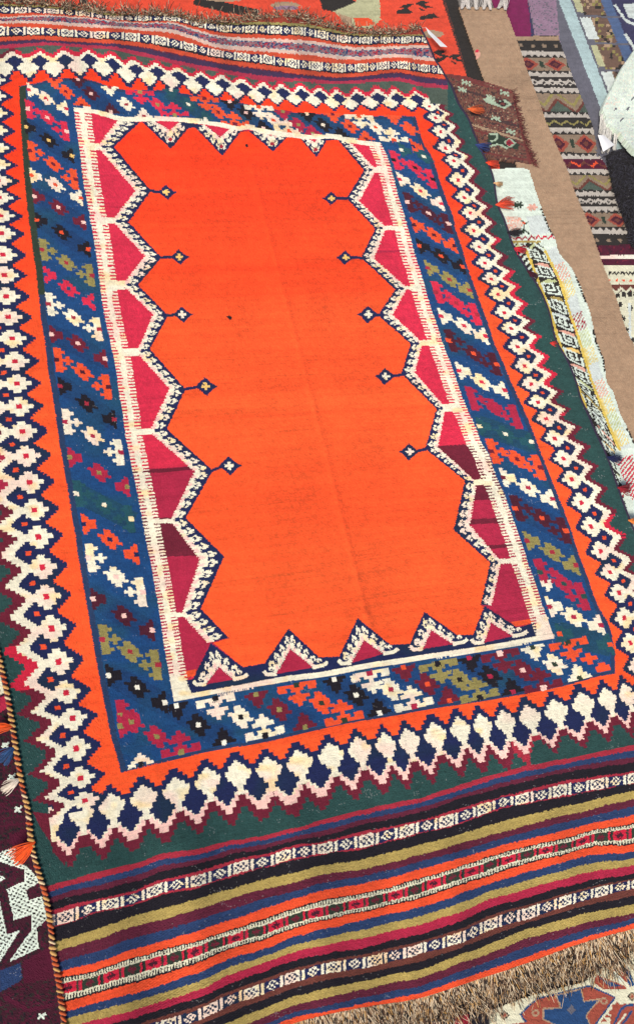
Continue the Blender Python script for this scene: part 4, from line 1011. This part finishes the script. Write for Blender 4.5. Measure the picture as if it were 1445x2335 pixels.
cloth('cream_kilim', 'cream kilim with small dark marks at the right edge beside the brown runner', 'rug', [(1355, 604), (1520, 604), (1520, 900), (1455, 840), (1390, 690)], paint_cr, .011, seed=6, smooth=False)

# ---- plain brown runner
def paint_run(pl):
    fill(pl, BROWN); speckle(pl, [0, TAN], [.88, .12], 2, 9); pl.blob(1088, 124, 7, 9, PALEP); pl.blob(1087, 116, 4, 4, CRIM)
RL_ = [(1045, 15), (1072, 92), (1102, 178), (1145, 290), (1182, 390), (1262, 600), (1340, 800), (1420, 1010), (1480, 1180)]
run = cloth('brown_runner', 'plain brown flatwoven runner lying diagonally, white tassels at its far end', 'runner', np.vstack([[(1045, 15)], RUNR, np.array(RL_[::-1], float)]), paint_run, .017, seed=7, bumps=.002, smooth=False)
n = 7
for i in range(n):
    rr = np.random.default_rng(60 + i); x = 1052 + i * 16.5; m = 30; MS = 8; tt = np.linspace(0, 1, MS)
    xy = np.array([x, 20 + rr.uniform(-1, 2)]) + np.stack([rr.normal(0, 3.0, m)[:, None] * (.4 + tt) + (tt * rr.normal(4, 6)), -(rr.uniform(22, 30, m)[:, None]) * tt], -1) + rr.normal(0, .6, (m, MS, 2))
    zz = .019 + rr.uniform(0, .006, (m, 1)) * np.ones(MS) - .004 * tt
    strands('tassel', px2w(xy[..., 0], xy[..., 1], zz), .0016, lin((226, 220, 214)) * rr.uniform(.85, 1.08, (m, 1)), run)

# ---- small brown patterned bag face
def paint_bag(pl):
    fill(pl, BAGB); speckle(pl, [0, BAGD, BAGR, TAN], [.56, .24, .16, .04], 3, 10)
    for a, b, lab in (((1018, 172), (1170, 212), BAGR), ((1035, 200), (1170, 238), BAGD), ((1070, 258), (1188, 290), BAGD), ((1075, 284), (1190, 320), TAN), ((1090, 345), (1205, 366), BAGR), ((1080, 296), (1190, 330), BAGR)):
        pl.line([a, b], 4, lab, False)
    for x, y in ((1062, 189), (1054, 205), (1150, 212), (1118, 222), (1164, 300), (1130, 270)):
        pl.bitmap(x, y, (4, 1), (0, 3.2), ["#.#.#", ".###.", "#.#.#"], {'#': MINT})
    pl.poly([(1102, 224), (1118, 222), (1130, 234), (1150, 226), (1166, 238), (1150, 248), (1128, 240), (1104, 232)], MINT); pl.poly([(1128, 234), (1146, 230), (1158, 238), (1146, 244)], OLDBLK); pl.blob(1146, 237, 6, 3, BAGR)
    pl.poly([(1112, 306), (1132, 302), (1150, 314), (1168, 318), (1184, 330), (1180, 342), (1150, 336), (1112, 326)], DKGREEN); pl.line([(1116, 306), (1132, 306), (1130, 318), (1118, 322)], 4, MINT); pl.line([(1112, 334), (1136, 330), (1156, 338)], 3, MINT)
    pl.poly([(1146, 324), (1160, 314), (1176, 326), (1162, 338)], MINT); pl.poly([(1150, 325), (1160, 318), (1171, 327), (1161, 334)], SRED); pl.blob(1160, 326, 4, 3, MAROON)
    pl.line([(1022, 170), (1168, 205), (1182, 262), (1192, 310), (1208, 372)], 7, BAGR)
bag = cloth('woven_bag', 'small rust-brown patterned woven bag with ragged fringe, tucked under the orange kilim', 'bag', [(1000, 172), (1020, 168), (1060, 174), (1103, 186), (1166, 205), (1172, 236), (1184, 268), (1192, 310), (1202, 345), (1214, 374), (1160, 366), (1104, 360), (1080, 340), (1040, 260)], paint_bag, .022, seed=8, bumps=.003, hem=.008, smooth=False)
rr = np.random.default_rng(77); m = 260; q = rr.random(m)
EX = np.interp(q, [0, .2, .5, .75, 1], [1164, 1174, 1190, 1202, 1216]); EY = np.interp(q, [0, .2, .5, .75, 1], [204, 246, 306, 345, 375]); MS = 5; tt = np.linspace(0, 1, MS)
xy = np.stack([EX, EY], -1)[:, None] + np.stack([rr.uniform(2, 16, m)[:, None] * tt, rr.normal(2, 6, m)[:, None] * tt], -1) + rr.normal(0, 1.2, (m, MS, 2)) * tt[None, :, None]
strands('fringe', px2w(xy[..., 0], xy[..., 1], .021 + rr.uniform(-.002, .004, (m, 1)) * np.ones(MS)), .0010, yarn_mix(m, MS - 1, [(110, 44, 52), (84, 52, 48), (140, 96, 80)], [.5, .3, .2], rr), bag, kind='stuff')

# ---- white embroidered kilim under the right edge
LLN = [(1196, 566), (1215, 610), (1232, 655), (1246, 690), (1262, 740), (1281, 800), (1297, 840), (1312, 872), (1336, 930), (1366, 1000), (1400, 1080), (1440, 1170)]
RLN = [(1238, 574), (1262, 620), (1277, 655), (1295, 715), (1311, 760), (1330, 820), (1345, 870), (1368, 930), (1396, 1000), (1424, 1060), (1460, 1140), (1490, 1210)]
WED = [(1206, 389), (1222, 441), (1236, 480), (1253, 522), (1264, 541), (1273, 577), (1302, 610), (1319, 643), (1336, 688), (1345, 716), (1352, 747), (1361, 783), (1376, 819), (1382, 872), (1397, 894), (1413, 944), (1438, 993), (1460, 1040), (1500, 1130), (1540, 1240)]
KEY = ["WWWWWW..", "W....W..", "W.WW.W.W", "W.W..W.W", "W.WWWW.W", "W......W", ".WWWWWWW", "........"]
def paint_white(pl):
    fill(pl, WOOL)
    for x, y in ((1180, 468),):
        for a in range(4): pl.line([(x - 12 * math.cos(a * .785), y - 9 * math.sin(a * .785)), (x + 12 * math.cos(a * .785), y + 9 * math.sin(a * .785))], 3, DKGREEN, False)
    for a in range(3): pl.line([(1213 - 11 * math.cos(a * 1.05), 473 - 8 * math.sin(a * 1.05)), (1213 + 11 * math.cos(a * 1.05), 473 + 8 * math.sin(a * 1.05))], 5, PALEP, False)
    pl.poly([(1198, 494), (1240, 490), (1252, 530), (1212, 540)], PALEC)
    for i in range(7):
        pl.line([(1153 + i * 5, 494), (1160 + i * 5, 508), (1153 + i * 5, 524)], 2.4, PALEP, False)
    pl.line([(1192, 534), (1194, 508), (1186, 504)], 2.6, DKGREEN); pl.line([(1194, 512), (1203, 506)], 2.6, DKGREEN); pl.line([(1182, 534), (1194, 524), (1206, 534)], 2.6, DKGREEN, False); pl.blob(1194, 508, 3, 3, SORG)
    pl.strip([(1158, 538), (1262, 534)], [(1160, 550), (1264, 547)], lambda s, d, q: np.where(np.abs(d - .2 - .6 * tri(s, 15)) < .2, np.where(q < .6, SRED, CRIM), WOOL).astype(np.uint8))
    pl.line([(1160, 552), (1232, 552)], 4, MUST)
    pl.strip([(1166, 556), (1236, 554)], [(1172, 574), (1240, 572)], lambda s, d, q: np.where(np.abs(d - .1 - .8 * tri(s, 34)) < .2, np.where((s / 34) % 1 < .5, PALEGR, WOOL), np.where(np.abs(d - .1 - .8 * tri(s, 34)) < .38, OLDBLK, np.where((s / 20) % 1 < .5, WOOL, OLDBLK))).astype(np.uint8))
    # hatch between main rug and first yellow line
    L0 = np.array(LLN, float)
    pl.strip(L0 - (46, -14), L0, lambda s, d, q: np.where(((s + d * 26) / 13) % 1 < .5, WOOL, np.where(vnoise(s / 40, d * 2, 3) > .72, SRED, OLDBLK)).astype(np.uint8))
    KB = np.array([[c == 'W' for c in rw] for rw in KEY])
    def key(s, d, q):
        t = s / 41; k = np.floor(t).astype(int); u = t - k
        i = np.clip((u * 10).astype(int), 0, 9); j = np.clip(((d - .08) / .84 * 8).astype(int), 0, 7)
        flip = (k % 2 == 1); jj = np.where(flip, 7 - j, j)
        lab = np.where((i < 8) & KB[np.clip(i, 0, 7), jj], WOOL, OLDBLK)
        cs = np.array([PALEP, PALEGR, MUST, PALEC, PALEP, YELL])[k % 6]
        lab = np.where((i >= 8) & (d > .5 - (u - .8) * 2) & (d < .9), cs, lab)
        return np.where((d < .06) | (d > .94), OLDBLK, lab).astype(np.uint8)
    pl.strip(LLN, RLN, key)
    R0 = np.array(RLN, float); E0 = resample(WED[3:], 6)[0]; E1 = catmull(E0, np.linspace(0, len(E0) - 1, len(R0)))
    blocks = np.array([PALEC, PALEP, PALEY, PALEC, SRED, PALEGR, PALEY, PALEC, PALEP, PALEY, PALEGR, PALEY, PALEC, SRED, PALEGR, PALEY, SRED, PALEP, PALEC])
    def hatch(s, d, q):
        k = np.clip((s / 40).astype(int), 0, len(blocks) - 1); c = blocks[k]
        st = ((s + d * 34) / 8) % 1 < .46
        return np.where((d < .78) & ((c == PALEC) | (c == PALEY) & (d < .3) | st), c, WOOL).astype(np.uint8)
    pl.strip(R0, R0 + (36, -16), hatch)
    pl.line(LLN[:9], 5.5, GOLD); pl.line(R0 + (3, -2), 5, GOLD)
    pl.strip(np.array(WED) - (4, 0), np.array(WED) + (3, 0), lambda s, d, q: np.where((vnoise(s / 60, s * 0, 2) > .62) & ((s / 7) % 1 < .7), OLDBLK, 0).astype(np.uint8))
    pl.poly([(1400, 1030), (1440, 1020), (1500, 1200), (1440, 1220)], WOOL); pl.strip([(1405, 1050), (1440, 1140)], [(1440, 1036), (1470, 1120)], lambda s, d, q: np.where(((s + d * 20) / 9) % 1 < .5, CRIM, WOOL).astype(np.uint8))
cloth('embroidered_kilim', 'white kilim with black key pattern between yellow lines, beside the orange rug right edge', 'rug',
      np.vstack([[(1090, 388), (1150, 384), (1192, 382)], WED, [(1480, 1330), (1400, 1230), (1330, 1030), (1240, 800), (1160, 610), (1110, 480)]]), paint_white, .024, seed=9, bumps=.003, hem=.010, smooth=False)

# ---- white shaggy rug folded over at the far right, black shag below it
def shag(name, label, outline, z, lab, cols, n, ln, bulge, seed, rad=.0014):
    O = np.array(outline, float)
    c = O.mean(0); rad_px = np.abs(O - c).max(0)
    hb = lambda x, y: bulge * np.clip(1 - ((x - c[0]) / rad_px[0]) ** 2 * .8 - ((y - c[1]) / rad_px[1]) ** 2 * .8, 0, 1) ** .5
    root = cloth(name, label, 'rug', outline, lambda pl: fill(pl, lab), z, seed=seed, bumps=.006, extra=hb, hem=.014, part='backing', smooth=False)
    rr = np.random.default_rng(seed); P = np.zeros((0, 2))
    mk = Plan(*(O.min(0) - 4), *(O.max(0) + 4)); mk.poly(O, 1)
    while len(P) < n:
        q = rr.uniform(O.min(0), O.max(0), (n * 2, 2)); P = np.vstack([P, q[mk.at(q[:, 0], q[:, 1])[0] > 0]])
    P = P[:n]; MS = 5; tt = np.linspace(0, 1, MS)
    a = 2.2 + rr.normal(0, .8, n)
    xy = P[:, None] + np.stack([np.cos(a)[:, None] * tt, np.sin(a)[:, None] * tt], -1) * (ln * rr.uniform(.5, 1.2, n))[:, None, None] + rr.normal(0, 1, (n, MS, 2)) * tt[None, :, None]
    zz = (z + hb(P[:, 0], P[:, 1]))[:, None] + rr.uniform(.002, .008, n)[:, None] * np.sin(tt * 2.4) - .003 * tt
    strands('pile', px2w(xy[..., 0], xy[..., 1], zz), rad, np.clip(np.array([lin(x) for x in cols])[rr.integers(0, len(cols), n)] * rr.uniform(.85, 1.1, (n, 1)), 0, .92), root, kind='stuff')
    return root
shag('black_shag', 'black shaggy rug at the right edge below the white blanket', [(1384, 352), (1410, 340), (1520, 330), (1520, 566), (1440, 560), (1424, 500), (1400, 420)], .018, BLACK, [(40, 38, 44), (56, 56, 68), (26, 24, 28)], 2600, 12, .006, 12)
WBO = [(1372, 246), (1394, 200), (1420, 150), (1450, 108), (1540, 40), (1540, 380), (1446, 344), (1410, 300), (1385, 282)]
def paint_blanket(pl):
    fill(pl, WOOL); speckle(pl, [0, PALEC, WHITE], [.8, .12, .08], 3, 19)
    for x, y in ((1428, 250), (1412, 276), (1438, 228), (1398, 252)): pl.line([(x, y), (x + 7, y - 6)], 3, GREY, False)
def blanket_h(x, y):
    u = np.clip(((x - 1366) * .7 + (y - 110) * .1) / 90, 0, 1)
    return .030 * np.sin(u * 1.57) + .006 * np.sin((x * .8 + y * .5) / 13.0) * u
ws = cloth('white_blanket', 'white nubby blanket folded over at the right edge above the black shag', 'blanket', WBO, paint_blanket, .030, seed=13, bumps=.005, hem=.02, extra=blanket_h, k=.80, smooth=False)
rr = np.random.default_rng(5); m = 120; MS = 7; tt = np.linspace(0, 1, MS)
k = rr.integers(0, 6, m); ax = np.array([1372, 1380, 1386, 1392, 1376, 1402])[k]; ay = np.array([262, 284, 290, 296, 272, 304])[k]
bx = np.array([-4, -10, -14, -6, -6, -4])[k]; by = np.array([40, 46, 58, 50, 34, 36])[k]
xy = np.stack([ax[:, None] + bx[:, None] * tt + rr.normal(0, 2.2, (m, 1)), ay[:, None] + by[:, None] * tt + rr.normal(0, 2, (m, 1))], -1) + rr.normal(0, .8, (m, MS, 2))
strands('fringe', px2w(xy[..., 0], xy[..., 1], (.036 - .012 * tt)[None] + rr.uniform(-.004, .004, (m, 1))), .0013, lin((232, 230, 224)) * rr.uniform(.85, 1.05, (m, 1)), ws)

# ---- maroon kilim with white stepped motif, near left
Z8 = lambda L: [(x / 3.6125, 1900 + y / 3.6125) for x, y in L]
def paint_maroon(pl):
    fill(pl, DWINE); speckle(pl, [0, WINE, OLDBLK, BLACK], [.62, .16, .14, .08], 5, 11)
    pl.poly(Z8([(0, 1130), (170, 1070), (185, 1210), (0, 1310)]), SBLUE)
    pl.poly(Z8([(190, 1060), (420, 930), (450, 1190), (200, 1240)]), WINE); pl.poly(Z8([(40, 1330), (240, 1440), (440, 1400), (440, 1430), (240, 1480), (30, 1370)]), WINE)
    pl.poly([(0, 1590), (16, 1585), (22, 1612), (0, 1625)], CRIM2); pl.poly([(0, 1540), (6, 1545), (10, 1580), (0, 1585)], CREAM2)
    for i in range(6): pl.line([(-40 + i * 2, 1810 + i * 16), (20 + i * 6, 1798 + i * 16), (60, 1806 + i * 15)], 2.2, WINE)
    pl.poly([(20, 1905), (60, 1890), (72, 1935), (30, 1930)], WINE)
    W1 = Z8([(-400, 320), (0, 162), (120, 110), (155, 245), (225, 275), (335, 400), (215, 470), (240, 555), (345, 515), (392, 705), (305, 780), (322, 950), (75, 1062), (262, 800), (262, 668), (118, 715), (60, 460), (205, 395), (205, 300), (0, 235), (-400, 380)])
    W2 = Z8([(-200, 500), (0, 560), (40, 740), (60, 835), (165, 800), (0, 1060), (-300, 1200)]); W3 = Z8([(-60, 330), (0, 345), (55, 372), (0, 400), (-60, 410)])
    for w in (W1, W2, W3): pl.poly(w, WOOL)
    h, wd = pl.c.shape; yy, xx = np.mgrid[0:h, 0:wd] / pl.sc
    a = xx * .96 - yy * .28; b = xx * .28 + yy * .96
    pt = ((np.floor(a / 6.4) + np.floor(b / 5.6)) % 2 == 0) & (((a / 6.4) % 1) > .15) & (((b / 5.6) % 1) > .30)
    # keep a plain white rim round the dotted areas
    wm = pl.c == WOOL; er = wm.copy()
    for s_ in range(1, 5):
        er &= np.roll(wm, s_, 0) & np.roll(wm, -s_, 0) & np.roll(wm, s_, 1) & np.roll(wm, -s_, 1)
    pl.c[er & pt] = OLDBLK
    for x, y in ((13, 1699), (27, 1772), (42, 1846), (96, 2317)):
        pl.line([(x - 8, y + 5), (x + 8, y - 6)], 5, WOOL, False); pl.line([(x - 6, y - 5), (x + 6, y + 6)], 5, WOOL, False)
cloth('maroon_kilim', 'dark maroon kilim with dotted white stepped motif, lying under the near left edge', 'rug', [(-260, 1380), (40, 1400), (120, 1700), (200, 2060), (260, 2500), (-260, 2560)], paint_maroon, .012, seed=10, bumps=.004, smooth=False)

# ---- cream kilim with blue star, near right, and a dark cloth under the fringe
Z9 = lambda L: [(945 + x / 2.89, 1900 + y / 2.89) for x, y in L]
def paint_star(pl):
    fill(pl, CREAM2)
    pl.poly(Z9([(690, 1190), (800, 1085), (1150, 1000), (1325, 1080), (1190, 1270), (1000, 1420), (760, 1300)]), STARB)
    pl.poly(Z9([(705, 1190), (806, 1096), (1150, 1012), (1310, 1083), (1180, 1262), (1000, 1400), (770, 1290)]), BRICK)
    star = Z9([(930, 1068), (1094, 1026), (1112, 1108), (1220, 1092), (1128, 1200), (1170, 1300), (1050, 1330), (980, 1290), (846, 1226), (845, 1156), (962, 1150)])
    pl.poly(star, STARB); pl.line(star + star[:1], 2.4, TAN, False)
    pl.poly(Z9([(1000, 1165), (1030, 1130), (1060, 1165), (1030, 1195)]), GREY)
    for p in ((795, 1185), (1245, 1105)): pl.blob(*Z9([p])[0], 9, 8, TAN); pl.blob(*Z9([p])[0], 5, 4, BRICK)
    pl.poly(Z9([(1190, 930), (1390, 1010), (1400, 1030), (1240, 1030), (1180, 985)]), BRICK); pl.poly(Z9([(1200, 945), (1370, 1010), (1290, 1012)]), STARB)
    pl.poly(Z9([(1300, 900), (1400, 870), (1420, 1010)]), BRICK); pl.poly(Z9([(1370, 880), (1400, 872), (1445, 1000), (1415, 1015)]), STARB); pl.poly(Z9([(1310, 910), (1330, 905), (1372, 975), (1350, 985)]), WOOL)
    for i in range(5): pl.poly(Z9([(1225 + i * 22, 1245 - i * 26), (1275 + i * 22, 1240 - i * 26), (1240 + i * 22, 1215 - i * 26)]), BRICK)
    pl.poly(Z9([(1300, 1130), (1460, 1120), (1600, 1300), (1280, 1300)]), BRICK); pl.line(Z9([(1310, 1260), (1370, 1150), (1440, 1130)]), 5, STARB); pl.line(Z9([(1330, 1270), (1390, 1190)]), 4, CREAM2); pl.line(Z9([(1360, 1270), (1430, 1170)]), 5, STARB)
    for p in ((590, 1200), (1430, 1075)):
        pl.poly(Z9([(p[0] - 34, p[1]), (p[0], p[1] - 34), (p[0] + 34, p[1]), (p[0], p[1] + 34)]), OLDBLK); pl.poly(Z9([(p[0] - 24, p[1]), (p[0], p[1] - 24), (p[0] + 24, p[1]), (p[0], p[1] + 24)]), TAN); pl.blob(*Z9([p])[0], 3.5, 3.5, BRICK)
    pl.poly(Z9([(640, 1257), (760, 1240), (780, 1300), (640, 1300)]), BRICK)
cloth('star_kilim', 'cream kilim with blue eight-armed star on rust, at the near right corner', 'rug', [(1117, 2306), (1180, 2280), (1240, 2262), (1330, 2240), (1445, 2150), (1620, 2080), (1700, 2480), (1117, 2480)], paint_star, .012, seed=11, bumps=.003, smooth=False)
def paint_dark(pl):
    fill(pl, BLACK); pl.poly([(1035, 2318), (1068, 2312), (1072, 2360), (1030, 2360)], SRED); pl.poly([(860, 2330), (1000, 2330), (1000, 2500), (860, 2500)], SMAR)
cloth('dark_cloth', 'black cloth with a red patch, showing under the near fringe', 'cloth', [(520, 2420), (900, 2290), (1114, 2250), (1114, 2520), (520, 2560)], paint_dark, .008, seed=14, bumps=.003, smooth=False)

# ---- paper tags
def paper_tag(name, label, quad, z, curl, seed, cat='tag'):
    Q = np.array(quad, float); nu, nv = 14, 6
    u = np.linspace(0, 1, nu + 1); v = np.linspace(0, 1, nv + 1); U, Vv = np.meshgrid(u, v)
    P = (Q[0] * (1 - U[..., None]) + Q[1] * U[..., None]) * (1 - Vv[..., None]) + (Q[3] * (1 - U[..., None]) + Q[2] * U[..., None]) * Vv[..., None]
    h = z + curl * (np.sin(U * math.pi) * .6 + Vv * .5)
    T = px2w(P[..., 0], P[..., 1], h); B = T - (0, 0, .0006)
    V = np.vstack([T.reshape(-1, 3), B.reshape(-1, 3)]); n0 = T.size // 3
    F = []
    for i in range(nv):
        for j in range(nu):
            b = i * (nu + 1) + j; F.append((b, b + nu + 1, b + nu + 2, b + 1)); F.append((b + n0, b + 1 + n0, b + nu + 2 + n0, b + nu + 1 + n0))
    rim = [(0, j, 0, j + 1) for j in range(nu)] + [(nv, j + 1, nv, j) for j in range(nu)] + [(i + 1, 0, i, 0) for i in range(nv)] + [(i, nu, i + 1, nu) for i in range(nv)]
    for a, b, c, d in rim:
        p, q = a * (nu + 1) + b, c * (nu + 1) + d; F.append((p, q, q + n0, p + n0))
    ctr = T.reshape(-1, 3).mean(0)
    root = empty(name, (float(ctr[0]), float(ctr[1]), 0), label, cat)
    mesh_obj('card', V, F, M_PAPER, root, smooth=False)
    a = T[0, 0]; m = 8; tt = np.linspace(0, 1, m)
    return root, T
M_PAPER = plain('paper', (246, 246, 248), .7, .9, 0.0)
root, T = paper_tag('price_tag', 'curled white paper tag at the far right corner of the orange kilim', [(970, 62), (1019, 107), (1004, 106), (976, 76)], .056, .010, 1)
tt = np.linspace(0, 1, 8)[:, None]; a = T[0, 0]; b = px2w(958, 60, .044)
strands('string', (a * (1 - tt) + b * tt - np.array([0, 0, .004]) * np.sin(tt * math.pi))[None], .0006, np.array([lin((220, 214, 200))]), root)
root, T = paper_tag('price_tag', 'white paper tag hanging from the fringe of the white blanket', [(1362, 308), (1376, 308), (1400, 330), (1374, 346)], .036, .006, 2)
a = T[0, 0]; b = px2w(1378, 290, .046)
strands('string', (a * (1 - tt) + b * tt)[None], .0006, np.array([lin((220, 214, 200))]), root)
